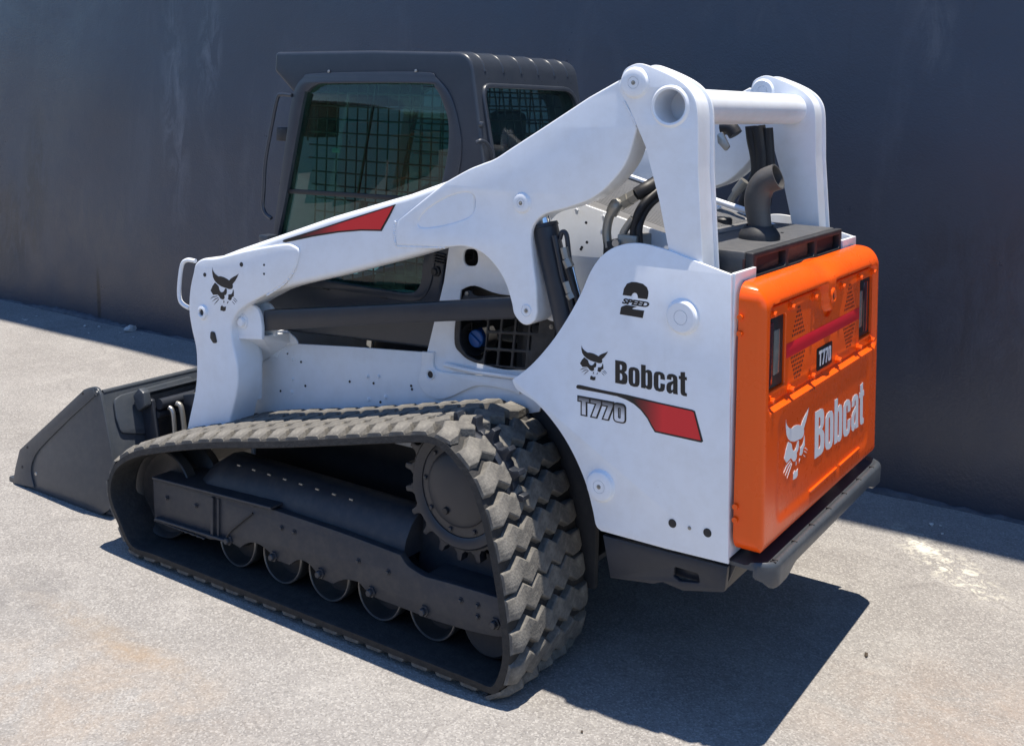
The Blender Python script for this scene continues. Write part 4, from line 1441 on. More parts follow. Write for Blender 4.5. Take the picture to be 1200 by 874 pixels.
# pressed ribs across the rear roof edge
for k, yy in enumerate((0.585, 0.715, 0.845, 0.975, 1.105, 1.215)):
    pts = [(q[0] - 0.003, yy, q[1] - 0.0035) for q in ([(-0.15, 2.0885)] + [c for c in cprof if -0.12 < c[0] < 0.05 and c[1] > 1.99])]
    tube('roof_rib', pts, 0.0078, M['cab'], cab, 8)
    lathe('roof_bolt', [(0, 0.006), (0.004, 0.006), (0.006, 0), (0.006, -0.004)], M['black'], cab, 8, 'X', (rear_x(1.985) - 0.002, yy + 0.02, 1.985))
# two bolt heads on the window surround, latch and bump stop at the back corner
for px, py in ((385, 84), (487, 83.5)):
    x, z = onY(px, py, CY0 - 0.006)
    put('trim_bolt', bolt_mesh('trim_bolt', 0.005, 0.005), (x, CY0 - 0.004, z), M['steel'], cab)
qx, qz = onX(563, 146, rear_x(1.80))
lathe('bump_stop', [(0.012, 0), (0.012, 0.010), (0.008, 0.014), (0, 0.014)], M['cab'], cab, 14, 'X', (rear_x(1.80) + 0.0, qx, qz))
def on_rear(px, py, off):
    z = 1.8
    for _ in range(6):
        y, z = onX(px, py, rear_x(z) + off)
    return Vector((rear_x(z) + off, y, z))


lt = tube('window_latch', [on_rear(558, 167, 0.006), on_rear(564, 165, 0.020), on_rear(571, 169, 0.026), on_rear(575, 177, 0.024), on_rear(576, 188, 0.010)], 0.0075, M['cab'], cab, 10)
# front grab bar and work light on the pillar
tube('grab_bar', [v3(a, b, 0.50) for a, b in ((342, 112), (330, 111), (325, 116), (318, 150), (311, 190), (309, 225), (308, 240), (311, 250), (318, 256))], 0.0085, M['cab'], cab, 10)
box('work_light', (v3(327, 165, 0.56)[0], 0.54, v3(327, 165, 0.56)[2]), (v3(340, 150, 0.56)[0], 0.62, v3(340, 150, 0.56)[2]), M['plastic'], cab, 0.006)
x, z = onY(317, 279, 0.44)
box('pillar_block', (x - 0.03, 0.40, z - 0.02), (x + 0.02, 0.46, z + 0.015), M['cab'], cab, 0.004)
lathe('pillar_bolt', [(0, CY0 - 0.004), (0.006, CY0 - 0.004), (0.007, CY0)], M['cab'], cab, 8, 'Y', (onY(329, 215, CY0)[0], 0, onY(329, 215, CY0)[1]))
# slots and vents low on the side
for px, py in ((382, 339), (426, 343), (450, 349)):
    x, z = onY(px, py, CY0)
    box('side_slot', (x - 0.018, CY0 - 0.004, z - 0.003), (x + 0.018, CY0 + 0.004, z + 0.003), M['black'], cab, 0.001)
for k in range(4):
    a = onY(509, 297 + 3.4 * k, CY0 - 0.004)
    b = onY(522, 300 + 3.4 * k, CY0 - 0.004)
    plank('vent_slot', a, b, CY0 - 0.012, CY0, 0.005, M['black'], cab, 0.0008)
lathe('side_knob', [(0, CY0 - 0.022), (0.012, CY0 - 0.022), (0.014, CY0 - 0.012), (0.020, CY0 - 0.010), (0.020, CY0)], M['black'], cab, 16, 'Y', (onY(512, 318, CY0)[0], 0, onY(512, 318, CY0)[1]))
# inside: seat, armrests, joysticks, instrument panel
st = box('seat', (-0.62, 0.68, 1.05), (-0.16, 1.13, 1.17), M['seat'], cab, 0.04)
box('seat_back', (-0.22, 0.69, 1.15), (-0.08, 1.12, 1.72), M['seat'], cab, 0.05, (0, 0.12, 0))
box('headrest', (-0.13, 0.80, 1.72), (-0.05, 1.01, 1.86), M['seat'], cab, 0.03)
for yy in (0.60, 1.15):
    box('armrest', (-0.60, yy - 0.04, 1.26), (-0.20, yy + 0.04, 1.31), M['seat'], cab, 0.015)
    tube('joystick', [(-0.60, yy, 1.29), (-0.62, yy, 1.38), (-0.60, yy, 1.46)], 0.018, M['plastic'], cab, 12, rs=None)
box('instrument_panel', (-0.93, 0.56, 1.72), (-0.86, 0.72, 1.88), M['plastic'], cab, 0.01)
tube('lap_bar', [(-0.25, 0.60, 1.55), (-0.45, 0.60, 1.45), (-0.55, 0.75, 1.42), (-0.55, 1.05, 1.42), (-0.45, 1.2, 1.45), (-0.25, 1.2, 1.55)], 0.014, M['cab'], cab, 10)
box('warning_label', (-0.72, CY0 + 0.0185, 1.665), (-0.675, CY0 + 0.020, 1.685), M['lens_grey'], cab, 0.0003)

# ---- orange tailgate
DX = 1.285
DY0, DY1, DZ0, DZ1 = 0.272, 2 * MID - 0.272, 0.560, 1.372
DC = ((DY0 + DY1) / 2, (DZ0 + DZ1) / 2)
DH_ = ((DY1 - DY0) / 2, (DZ1 - DZ0) / 2)


def rr_edge(a, b, rad):
    """Boundary of a rounded rectangle in the direction of the square-boundary point (a, b)."""
    x, z = a * DH_[0], b * DH_[1]
    ix, iz = DH_[0] - rad, DH_[1] - rad
    if abs(x) > ix and abs(z) > iz:
        d = Vector((abs(x) - ix, abs(z) - iz))
        d = d.normalized() * rad
        return math.copysign(ix + d.x, x), math.copysign(iz + d.y, z)
    return x, z


def sstep(e0, e1, v):
    t = max(0, min(1, (v - e0) / (e1 - e0)))
    return t * t * (3 - 2 * t)


def rbox(y, z, y0, y1, z0, z1, r):
    """Signed distance to a rounded box, negative inside."""
    qx = abs(y - (y0 + y1) / 2) - (y1 - y0) / 2 + r
    qz = abs(z - (z0 + z1) / 2) - (z1 - z0) / 2 + r
    return math.hypot(max(qx, 0), max(qz, 0)) + min(max(qx, qz), 0) - r


def door_x(y, z):
    d_side = min(y - DY0, DY1 - y)
    d_bot = z - DZ0
    d_top = DZ1 - z
    x = DX

    def roll(d, r, depth):
        if d >= r:
            return 0.0
        t = 1 - d / r
        return depth * (1 - math.sqrt(max(0, 1 - t * t)))
    x -= roll(d_side, 0.030, 0.030) + roll(d_bot, 0.030, 0.030) + roll(d_top, 0.075, 0.080)
    # dip in the top edge around the latch
    g = math.exp(-((y - MID - 0.02) / 0.085)**2)
    x -= 0.020 * g * sstep(1.315, 1.36, z)
    # pressed recess that carries the lamp panel
    s = rbox(y, z, 0.315, 2 * MID - 0.315, 0.980, 1.305, 0.03)
    notch = math.hypot((y - MID - 0.02) / 0.048, (z - 1.285) / 0.080)
    rec = 1 - sstep(-0.010, 0.003, s)
    rec *= sstep(0.94, 1.14, notch)
    rec *= sstep(0.955, 1.005, z)
    x -= 0.027 * rec
    # wide shallow lower field
    s2 = rbox(y, z, 0.40, 2 * MID - 0.40, 0.62, 0.955, 0.05)
    x -= 0.0035 * (1 - sstep(-0.03, 0.01, s2))
    return x


bm = bmesh.new()
NY, NZ = 150, 120
G = [[None] * (NZ + 1) for _ in range(NY + 1)]
def warp(t):
    return math.copysign(abs(t)**0.88, t)
for i in range(NY + 1):
    for j in range(NZ + 1):
        a, b = 2 * i / NY - 1, 2 * j / NZ - 1
        a, b = warp(a), warp(b)
        m = max(abs(a), abs(b), 1e-6)
        ex_, ez_ = rr_edge(a / m, b / m, 0.055)
        sx_, sz_ = a / m * DH_[0], b / m * DH_[1]
        k = m**6
        y = DC[0] + m * (sx_ * (1 - k) + ex_ * k)
        z = DC[1] + m * (sz_ * (1 - k) + ez_ * k)
        G[i][j] = bm.verts.new((door_x(y, z), y, z))
for i in range(NY):
    for j in range(NZ):
        bm.faces.new((G[i][j], G[i + 1][j], G[i + 1][j + 1], G[i][j + 1]))
bmesh.ops.recalc_face_normals(bm, faces=bm.faces)
rim = [e for e in bm.edges if e.is_boundary]
ex2 = bmesh.ops.extrude_edge_only(bm, edges=rim)
for v in [e for e in ex2['geom'] if isinstance(e, bmesh.types.BMVert)]:
    v.co.x = 1.198
rim = [e for e in bm.edges if e.is_boundary]
bmesh.ops.holes_fill(bm, edges=rim)
door = link('tailgate', bm_mesh('tailgate', bm, 45), M['orange'], LD)
door['label'] = 'glossy orange rear tailgate with lamps, grille panel and white lettering'
# lamp panel
PXX = DX - 0.0262
LA, LB = 0.330, 2 * MID - 0.330
pz0, pz1 = 0.998, 1.292
pp = [(LA, pz0 + 0.02), (LA, pz1 - 0.02), (LA + 0.02, pz1), (MID - 0.10, pz1), (MID - 0.062, 1.285), (MID - 0.050, 1.225), (MID - 0.015, 1.188), (MID + 0.03, 1.180), (MID + 0.07, 1.198), (MID + 0.090, 1.25), (MID + 0.102, 1.285), (MID + 0.13, pz1), (LB - 0.02, pz1), (LB, pz1 - 0.02), (LB, pz0 + 0.02), (LB - 0.02, pz0), (LA + 0.02, pz0)]
lampL = [(0.333, 1.035), (0.494, 1.035), (0.494, 1.258), (0.333, 1.258)]
lampR = [(2 * MID - q[0], q[1]) for q in lampL]
pan2 = plate('lamp_panel', [fillet(pp, 0.018, 4), fillet(lampL, 0.012), fillet(lampR, 0.012)], PXX - 0.004, PXX + 0.011, M['orange'], door, 0.0045, 'X', res=2)
for lp, s in ((lampL, 1), (lampR, -1)):
    ly0, ly1 = min(q[0] for q in lp), max(q[0] for q in lp)
    box('lamp_housing', (PXX - 0.02, ly0 + 0.0015, 1.0365), (PXX + 0.003, ly1 - 0.0015, 1.2565), M['black'], door, 0.004)
    if s > 0:
        a0, a1, b0, b1 = ly0 + 0.02, ly0 + 0.058, ly0 + 0.075, ly0 + 0.125
    else:
        a0, a1, b0, b1 = ly0 + 0.075, ly0 + 0.125, ly0 + 0.012, ly0 + 0.058
    box('tail_light', (PXX - 0.008, a0, 1.050), (PXX + 0.008, a1, 1.245), M['lens_red'], door, 0.004)
    box('reverse_light', (PXX - 0.008, b0, 1.075), (PXX + 0.006, b1, 1.215), M['lens_grey'], door, 0.004)
DB = bolt_mesh('panel_bolt', 0.0095, 0.020, 'X', 1)
for yy, zz in ((0.352, 1.277), (0.352, 1.013), (0.52, 1.275), (0.53, 1.012), (0.75, 1.275), (0.74, 1.014), (1.06, 1.272), (1.03, 1.014), (1.28, 1.277), (1.29, 1.013), (1.462, 1.277), (1.462, 1.013)):
    put('panel_bolt', DB, (PXX + 0.011, yy, zz), M['orange'], door)
for (ya, yb) in ((0.525, 0.70), (1.09, 1.27)):
    bm = bmesh.new()
    yc, hw = (ya + yb) / 2, (yb - ya) / 2
    n = 11
    for i in range(n):
        for j in range(17):
            yy = ya + (yb - ya) * (i + (0.5 if j % 2 else 0)) / n
            zz = 1.035 + 0.225 * j / 16
            if abs(yy - yc) / hw + abs(zz - 1.147) / 0.155 > 1.0:
                continue
            if abs(zz - 1.138) < 0.026:
                continue
            c = [bm.verts.new((PXX + 0.0116, yy + 0.0052 * math.cos(t * math.pi / 3), zz + 0.0052 * math.sin(t * math.pi / 3))) for t in range(6)]
            bm.faces.new(c)
    link('vent_holes', bm_mesh('vent_holes', bm), M['black'], door, 'stuff')
plate('red_stripe', [(0.500, 1.112), (1.31, 1.116), (1.31, 1.160), (0.500, 1.158)], PXX + 0.0112, PXX + 0.0118, M['decal_red'], door, 0.0003, 'X')
plate('number_plate', fillet([(0.806, 1.012), (0.975, 1.012), (0.975, 1.090), (0.806, 1.090)], 0.01), PXX + 0.0112, PXX + 0.0135, M['decal_black'], door, 0.001, 'X')
# latch in the notch, hinge bolts on the edge
lathe('latch', [(0.026, -0.02), (0.026, 0.012), (0.020, 0.016), (0.013, 0.010), (0, 0.008)], M['orange'], door, 24, 'X', (DX - 0.010, MID + 0.022, 1.258))
lathe('latch_hole', [(0.012, 0.0), (0, 0.0)], M['black'], door, 16, 'X', (DX + 0.0005, MID + 0.022, 1.256))
for dy, dz in ((-0.012, 0.052), (0.026, 0.058)):
    put('panel_bolt', DB, (DX - 0.024, MID + 0.022 + dy, 1.258 + dz), M['orange'], door)
for q0, q1 in (((0.72, 0.633), (1.02, 0.633)), ((1.05, 0.633), (1.30, 0.633))):
    box('pull_lip', (DX - 0.010, q0[0], q0[1] - 0.004), (DX + 0.003, q1[0], q1[1] + 0.004), M['orange'], door, 0.003)
for yy in (0.70, 0.72, 0.745):
    lathe('drain_hole', [(0, 0.0004), (0.004, 0.0004), (0.005, -0.001)], M['black'], door, 8, 'X', (DX + 0.0002, yy, 0.972))
for zz in (0.66, 0.70, 1.27, 1.22):
    tube('hinge_bolt', [(1.205, 0.262, zz), (1.205, 0.285, zz)], 0.009, M['orange'], door, 8, smoothpath=False)

# ---- rear bumper step
bm = bmesh.new()
yL, yR = 0.285, 2 * MID - 0.285
rws = []
ny = 90
for i in range(ny + 1):
    t = i / ny
    y = yL + (yR - yL) * t
    e = min(y - yL, yR - y)
    tk = 0.05 * max(0, 1 - e / 0.06)**2            # ends curve inwards
    drop = 0.040 + 0.024 * sstep(0.22, 0.12, e) - 0.030 * sstep(0.035, 0.0, e)
    xo = 1.322 - tk
    pr = [(1.177, 0.527), (xo - 0.040, 0.526), (xo - 0.028, 0.530), (xo - 0.022, 0.537), (xo - 0.012, 0.540), (xo - 0.003, 0.536), (xo + 0.001, 0.527), (xo - 0.002, 0.531 - drop), (xo - 0.008, 0.526 - drop), (xo - 0.014, 0.531 - drop), (xo - 0.013, 0.515), (1.177, 0.516)]
    rws.append([bm.verts.new((a, y, b)) for a, b in pr])
for A, B in zip(rws, rws[1:]):
    for k in range(12):
        bm.faces.new((A[k], A[(k + 1) % 12], B[(k + 1) % 12], B[k]))
bm.faces.new(rws[0])
bm.faces.new(rws[-1][::-1])
bump = link('rear_bumper', bm_mesh('rear_bumper', bm, 45), M['bucket'], LD)
for yy in (0.33, 0.345, 0.52, 0.69, 0.87, 1.05, 1.23, 1.40):
    box('bumper_slot', (1.296, yy - 0.003, 0.532), (1.314, yy + 0.003, 0.5415), M['black'], bump, 0.0008)
plate('bumper_bracket', [(1.10, 0.44), (1.17, 0.44), (1.20, 0.515), (1.10, 0.515)], 0.30, 0.315, M['char'], bump, 0.002)

# ---- bucket
BY0, BY1 = 0.20, 2 * MID - 0.20
side = smooth([(-2.424, 0.004, 1), (-2.408, 0.078, 1), (-2.378, 0.165, 1), (-1.898, 0.535, 1), (-1.84, 0.556), (-1.800, 0.556), (-1.775, 0.532, 1), (-1.680, 0.276), (-1.655, 0.14), (-1.68, 0.05), (-1.74, 0.006, 1)], 5)
bk = plate('bucket', side, BY0, BY0 + 0.016, M['bucket'], LD, 0.003)
bk['label'] = 'dark grey loader bucket resting on the ground at the front'
plate('bucket_side', side, BY1 - 0.016, BY1, M['bucket'], bk, 0.003)
wear = PY([(15, 567, 1), (18, 548, 1), (23, 527, 1), (98, 457, 1), (109, 455, 1), (111, 464, 1), (80, 492, 1), (48, 524), (39, 538), (36, 552), (40, 571, 1)], BY0 - 0.006)
plate('wear_strip', smooth(wear, 4), BY0 - 0.007, BY0 + 0.001, M['bucket'], bk, 0.002)
def shell_sweep(name, prof, th, y0, y1, mat, parent):
    bm = bmesh.new()
    P = [Vector(p) for p in prof]
    top, bot = [], []
    for i, p in enumerate(P):
        t = (P[min(i + 1, len(P) - 1)] - P[max(i - 1, 0)]).normalized()
        nn = Vector((-t.y, t.x)) * th
        top.append(p + nn)
        bot.append(p)
    loop = top + bot[::-1]
    a = [bm.verts.new((q.x, y0, q.y)) for q in loop]
    b = [bm.verts.new((q.x, y1, q.y)) for q in loop]
    bm.faces.new(a)
    bm.faces.new(b[::-1])
    for i in range(len(loop)):
        bm.faces.new((a[i], a[(i + 1) % len(loop)], b[(i + 1) % len(loop)], b[i]))
    return link(name, bm_mesh(name, bm, 40), mat, parent)


back = smooth([(-2.40, 0.004, 1), (-1.74, 0.006), (-1.685, 0.05), (-1.66, 0.14), (-1.686, 0.276), (-1.781, 0.535, 1)], 6, closed=False)
shell_sweep('bucket_back', back, 0.012, BY0 + 0.0161, BY1 - 0.0161, M['bucket'], bk)
box('cutting_edge', (-2.46, BY0 + 0.001, 0.0015), (-2.24, BY1 - 0.001, 0.022), M['bucket'], bk, 0.004)
lathe('corner_pin', [(0, -0.006), (0.010, -0.006), (0.012, 0), (0.012, 0.01)], M['bucket'], bk, 12, 'Y', (-1.800, BY0, 0.536))
for px, py in ((97, 461), (32, 524), (26, 547)):
    x, z = onY(px, py, BY0 - 0.007)
    lathe('edge_hole', [(0, -0.0012), (0.006, -0.0012), (0.007, 0)], M['black'], bk, 10, 'Y', (x, BY0 - 0.0075, z))
x, z = onY(42, 555, BY0)
lathe('weld_spot', [(0, -0.003), (0.008, -0.002), (0.010, 0.001)], M['steel'], bk, 10, 'Y', (x, BY0, z))


def bx(z):
    return -1.686 - (z - 0.276) * 0.367 + 0.0


def on_back(name, loops, d0, d1, mat, parent, bevel=0.003):
    me = slab_mesh(name, loops, d0, d1, bevel, 'X')
    for v in me.vertices:
        v.co.x += bx(v.co.z)
    return link(name, me, mat, parent)


def BK(pts):
    out = []
    for p in pts:
        z = 0.45
        for _ in range(8):
            y, z = onX(p[0], p[1], bx(z))
        out.append((y, z))
    return out


tray = fillet(BK([(131, 468), (140, 462), (225, 439), (225, 500), (166, 508), (140, 507), (134, 490)]), 0.03)
on_back('back_emboss', [tray], 0.002, 0.016, M['bucket'], bk, 0.009)
on_back('back_pad', [fillet(BK([(153, 470), (158, 463), (168, 460), (168, 480), (158, 480)]), 0.02)], 0.014, 0.030, M['bucket'], bk, 0.01)
tube('top_lip', [(-1.790, BY0 + 0.02, 0.536), (-1.790, BY1 - 0.02, 0.536)], 0.012, M['bucket'], bk, 10, smoothpath=False)
plank('mount_flange', (-1.765, 0.470), (-1.700, 0.512), 0.36, 2 * MID - 0.36, 0.010, M['bucket'], bk)

# ---- quick coupler between arm feet and bucket
cp = plate('coupler', fillet([(-1.735, 0.50), (-1.655, 0.49), (-1.60, 0.30), (-1.60, 0.12), (-1.645, 0.12)], 0.01), 0.385, 0.405, M['char'], LD, 0.004)
cp['label'] = 'charcoal quick coupler joining the lift arms to the bucket'
for yy in (0.52, 0.62, 1.17, 1.27, 1.405):
    plate('coupler_rib', fillet([(-1.70, 0.47), (-1.50, 0.52), (-1.42, 0.44), (-1.48, 0.30), (-1.58, 0.14), (-1.645, 0.12)], 0.02), yy, yy + 0.016, M['char'], cp, 0.003)
plate('coupler_face', [(0.41, 0.12), (1.40, 0.12), (1.40, 0.47), (0.41, 0.47)], -1.655, -1.64, M['black'], cp, 0.002, 'X')
tube('coupler_tube', [(-1.62, 0.40, 0.475), (-1.62, 1.41, 0.475)], 0.024, M['char'], cp, 16, smoothpath=False)
tube('coupler_tube', [(-1.63, 0.40, 0.425), (-1.63, 1.41, 0.425)], 0.016, M['char'], cp, 16, smoothpath=False)
tube('lock_lever', [(-1.60, 0.44, 0.455), (-1.575, 0.445, 0.42), (-1.55, 0.45, 0.20)], 0.011, M['steel'], cp, 8)
tube('lock_lever', [(-1.60, 0.60, 0.50), (-1.57, 0.60, 0.53), (-1.54, 0.60, 0.50), (-1.53, 0.60, 0.40)], 0.014, M['char'], cp, 8)
lathe('pivot_pin', [(0, -0.03), (0.016, -0.03), (0.018, -0.026), (0.018, 0.05)], M['char'], cp, 16, 'Y', (-1.52, 0.60, 0.46))
lathe('pivot_pin', [(0, -0.03), (0.012, -0.03), (0.014, -0.026), (0.014, 0.05)], M['steel'], cp, 16, 'Y', (-1.50, 0.60, 0.38))
tube('tilt_cylinder', [(-1.48, 0.60, 0.48), (-1.28, 0.60, 0.75)], 0.035, M['char'], cp, 16, smoothpath=False)

tube('lock_lever', [(-1.585, 0.47, 0.470), (-1.560, 0.475, 0.455), (-1.54, 0.48, 0.36), (-1.52, 0.48, 0.24)], 0.012, M['zinc'], cp, 8)
plate('coupler_hook', fillet([(-1.74, 0.505), (-1.70, 0.545), (-1.665, 0.53), (-1.65, 0.47), (-1.70, 0.44)], 0.012), 0.345, 0.384, M['bucket'], cp, 0.006)
for yy, zz, xx in ((0.55, 0.49, -1.56), (0.66, 0.49, -1.55), (0.66, 0.44, -1.52)):
    lathe('coupler_bolt', [(0, -0.014), (0.010, -0.014), (0.011, -0.004), (0.016, -0.003), (0.016, 0.004)], M['zinc'], cp, 8, 'Y', (xx, yy, zz))
tube('coupler_hose', [(-1.50, 0.64, 0.50), (-1.44, 0.62, 0.44), (-1.47, 0.60, 0.36)], 0.010, M['hose'], cp, 8)

# ------------------------------------------------------------------ lettering and emblems
# heavy condensed glyphs, cap height 1; each glyph is (advance start, loops)
GLYPH = {
    'B': [[(0, 0), (0, 1), (0.33, 1), (0.44, 0.97), (0.50, 0.89), (0.515, 0.78), (0.50, 0.64), (0.45, 0.57), (0.40, 0.535), (0.47, 0.49), (0.53, 0.41), (0.54, 0.27), (0.52, 0.11), (0.46, 0.03), (0.34, 0)], [(0.205, 0.61), (0.205, 0.84), (0.255, 0.84), (0.295, 0.81), (0.305, 0.73), (0.295, 0.64), (0.255, 0.61)], [(0.205, 0.16), (0.205, 0.46), (0.26, 0.46), (0.305, 0.42), (0.32, 0.31), (0.305, 0.20), (0.26, 0.16)]],
    'o': [[(0, 0.24), (0.02, 0.10), (0.09, 0.01), (0.24, -0.02), (0.39, 0.01), (0.46, 0.10), (0.48, 0.24), (0.48, 0.58), (0.46, 0.72), (0.39, 0.80), (0.24, 0.83), (0.09, 0.80), (0.02, 0.72), (0, 0.58)], [(0.195, 0.20), (0.205, 0.14), (0.24, 0.115), (0.275, 0.14), (0.285, 0.20), (0.285, 0.62), (0.275, 0.68), (0.24, 0.70), (0.205, 0.68), (0.195, 0.62)]],
    'b': [[(0, 0), (0, 1), (0.195, 1), (0.195, 0.75), (0.24, 0.81), (0.32, 0.83), (0.42, 0.80), (0.465, 0.72), (0.475, 0.60), (0.475, 0.22), (0.465, 0.09), (0.42, 0.01), (0.33, -0.02), (0.24, 0.0), (0.19, 0.06), (0.185, 0)], [(0.195, 0.19), (0.205, 0.14), (0.235, 0.12), (0.268, 0.14), (0.278, 0.20), (0.278, 0.62), (0.268, 0.68), (0.235, 0.70), (0.205, 0.68), (0.195, 0.62)]],
    'c': [[(0, 0.24), (0.02, 0.10), (0.09, 0.01), (0.24, -0.02), (0.38, 0.01), (0.45, 0.09), (0.47, 0.22), (0.47, 0.34), (0.285, 0.34), (0.285, 0.20), (0.275, 0.14), (0.24, 0.115), (0.205, 0.14), (0.195, 0.20), (0.195, 0.62), (0.205, 0.68), (0.24, 0.70), (0.275, 0.68), (0.285, 0.62), (0.285, 0.52), (0.47, 0.52), (0.47, 0.60), (0.45, 0.73), (0.38, 0.80), (0.24, 0.83), (0.09, 0.80), (0.02, 0.72), (0, 0.58)]],
    'a': [[(0, 0.14), (0.03, 0.04), (0.12, -0.02), (0.20, 0.0), (0.27, 0.08), (0.285, 0), (0.47, 0), (0.46, 0.10), (0.46, 0.60), (0.44, 0.74), (0.36, 0.81), (0.23, 0.83), (0.10, 0.80), (0.03, 0.72), (0.015, 0.57), (0.20, 0.57), (0.205, 0.66), (0.235, 0.70), (0.27, 0.68), (0.28, 0.62), (0.28, 0.55), (0.22, 0.51), (0.08, 0.44), (0.02, 0.36), (0, 0.26)], [(0.28, 0.42), (0.28, 0.22), (0.255, 0.15), (0.22, 0.13), (0.195, 0.16), (0.19, 0.24), (0.205, 0.33), (0.245, 0.39)]],
    't': [[(0.07, 0.80), (0.07, 0.97), (0.255, 1.0), (0.255, 0.80), (0.33, 0.80), (0.33, 0.67), (0.255, 0.67), (0.255, 0.18), (0.275, 0.13), (0.33, 0.12), (0.33, 0.0), (0.20, -0.01), (0.11, 0.02), (0.075, 0.10), (0.07, 0.22), (0.07, 0.67), (0, 0.67), (0, 0.80)]],
}
SPOT = [('B', 0), ('o', 0.585), ('b', 1.13), ('c', 1.67), ('a', 2.205), ('t', 2.72)]
HEAD = [
    [(187, 45), (190, 75), (205, 110), (235, 150), (280, 188), (320, 186), (370, 200), (420, 228), (455, 252), (475, 225), (510, 200), (560, 175), (602, 146), (580, 200), (545, 260), (505, 312), (511, 340), (506, 372), (484, 388), (450, 388), (415, 373), (385, 366), (330, 345), (270, 305), (225, 255), (198, 200), (186, 120)],
    [(228, 285), (265, 318), (287, 345), (295, 390), (315, 430), (340, 440), (368, 424), (386, 388), (391, 378), (415, 384), (416, 440), (402, 476), (376, 486), (381, 520), (370, 545), (345, 552), (315, 535), (295, 500), (270, 474), (200, 477), (160, 410), (190, 340)],
    [(440, 474), (488, 467), (505, 440), (516, 388), (526, 430), (526, 500), (510, 508), (496, 520), (485, 555), (465, 566), (432, 545), (440, 510)],
    [(343, 640), (352, 660), (372, 668), (402, 662), (396, 725), (370, 738), (315, 720), (320, 662)],
    [(366, 562), (376, 580), (374, 602), (362, 606)], [(436, 575), (441, 590), (420, 620), (422, 596)],
]
WHISK = [[(150, 547), (200, 512), (268, 501)], [(180, 588), (230, 548), (282, 526)], [(210, 637), (252, 590), (292, 546)], [(520, 524), (550, 546), (578, 582)], [(506, 550), (538, 572), (562, 602)], [(495, 574), (516, 602), (538, 628)]]
for w_ in WHISK:
    (ax_, ay_), (bx_, by2), (cx_, cy_) = w_
    HEAD.append([(ax_, ay_), (bx_ - 2, by2 - 8), (cx_, cy_ - 7), (cx_ + 2, cy_ + 2), (bx_ + 2, by2 + 6)])
# straighten the emblem: trace taken on the arm foot, brought to plane metres and normalised by its height
hp_ = [[onY(235 + a / 13.45, 310 + b / 13.45, AY0 - 0.006) for a, b in lp] for lp in HEAD]
hx0 = min(q[0] for lp in hp_ for q in lp)
hz0 = min(q[1] for lp in hp_ for q in lp)
hh = max(q[1] for lp in hp_ for q in lp) - hz0
HEADN = [[((q[0] - hx0) / hh, (q[1] - hz0) / hh) for q in lp] for lp in hp_]


def decal(name, loops, fn, mat, parent, frame, d, th=0.0008):
    """Flat print: loops in art units, mapped by fn to plane metres; d is the plane it lies on."""
    me = None
    L = [[fn(q) for q in lp] for lp in loops]
    s = 1 if frame == 'X' else -1
    d0, d1 = (d, d + th * s)
    o = plate(name, L, min(d0, d1), max(d0, d1), mat, parent, 0.0001, frame)
    for p in o.data.polygons:
        p.use_smooth = False
    return o


def word(fn, mat, parent, frame, d):
    return decal('lettering', [[(x + dx, y) for x, y in lp] for ch, dx in SPOT for lp in GLYPH[ch]], fn, mat, parent, frame, d)


def aff(o, ux, uz):
    return lambda q: (o[0] + ux[0] * q[0] + uz[0] * q[1], o[1] + ux[1] * q[0] + uz[1] * q[1])


def from3(p0, p1, p2, w, h=1.0):
    """Affine map: art (0,0)->p0, (w,0)->p1, (0,h)->p2."""
    return aff(p0, ((p1[0] - p0[0]) / w, (p1[1] - p0[1]) / w), ((p2[0] - p0[0]) / h, (p2[1] - p0[1]) / h))


# emblem on the arm foot, emblem and name on the side panel
FY = AY0 - 0.0062
decal('emblem', HEADN, lambda q: (hx0 + q[0] * hh, hz0 + q[1] * hh), M['decal_black'], arm, 'Y', FY)
SPY = PLY - 0.0002
def SP(zx, zy):
    return onY(670 + zx / 6.725, 395 + zy / 6.725, SPY)
e0 = onY(670 + 135 / 14.56, 395 + 740 / 14.56, SPY)
e1 = onY(670 + 155 / 14.56, 395 + 130 / 14.56, SPY)
eh = e1[1] - e0[1]
ex0 = onY(670 + 135 / 14.56, 395 + 450 / 14.56, SPY)[0]
ez0 = onY(670 + 380 / 14.56, 395 + 740 / 14.56, SPY)[1]
eh = onY(670 + 155 / 14.56, 395 + 135 / 14.56, SPY)[1] - ez0
decal('emblem', HEADN, lambda q: (ex0 + q[0] * eh, ez0 + q[1] * eh), M['decal_black'], pan, 'Y', SPY)
word(from3(SP(343, 360), SP(908, 466), SP(343, 180), 3.05), M['decal_black'], pan, 'Y', SPY)
# swoosh with a black keyline and a red to black fade
sw = [(36, 388), (45, 376), (64, 376), (240, 416), (440, 455), (700, 517), (950, 572), (972, 584), (1036, 820), (1022, 830), (655, 748), (628, 704), (595, 640), (545, 575), (490, 526), (430, 492), (360, 466), (240, 441), (48, 406), (38, 400)]
decal('stripe_outline', [[SP(*q) for q in sw]], lambda q: q, M['decal_black'], pan, 'Y', SPY)
sr = [(470, 476), (700, 528), (945, 582), (962, 592), (1018, 812), (662, 736), (636, 694), (604, 632), (560, 575), (510, 525)]
xa, xb = SP(490, 500)[0], SP(720, 600)[0]
M['stripe'] = grad_mat('red_fade_decal', 'X', xa, xb, [(0.0, (0.02, 0.008, 0.008)), (0.45, (0.26, 0.016, 0.018)), (1.0, (0.78, 0.020, 0.026))])
decal('stripe', [[SP(*q) for q in sr]], lambda q: q, M['stripe'], pan, 'Y', SPY - 0.0009)


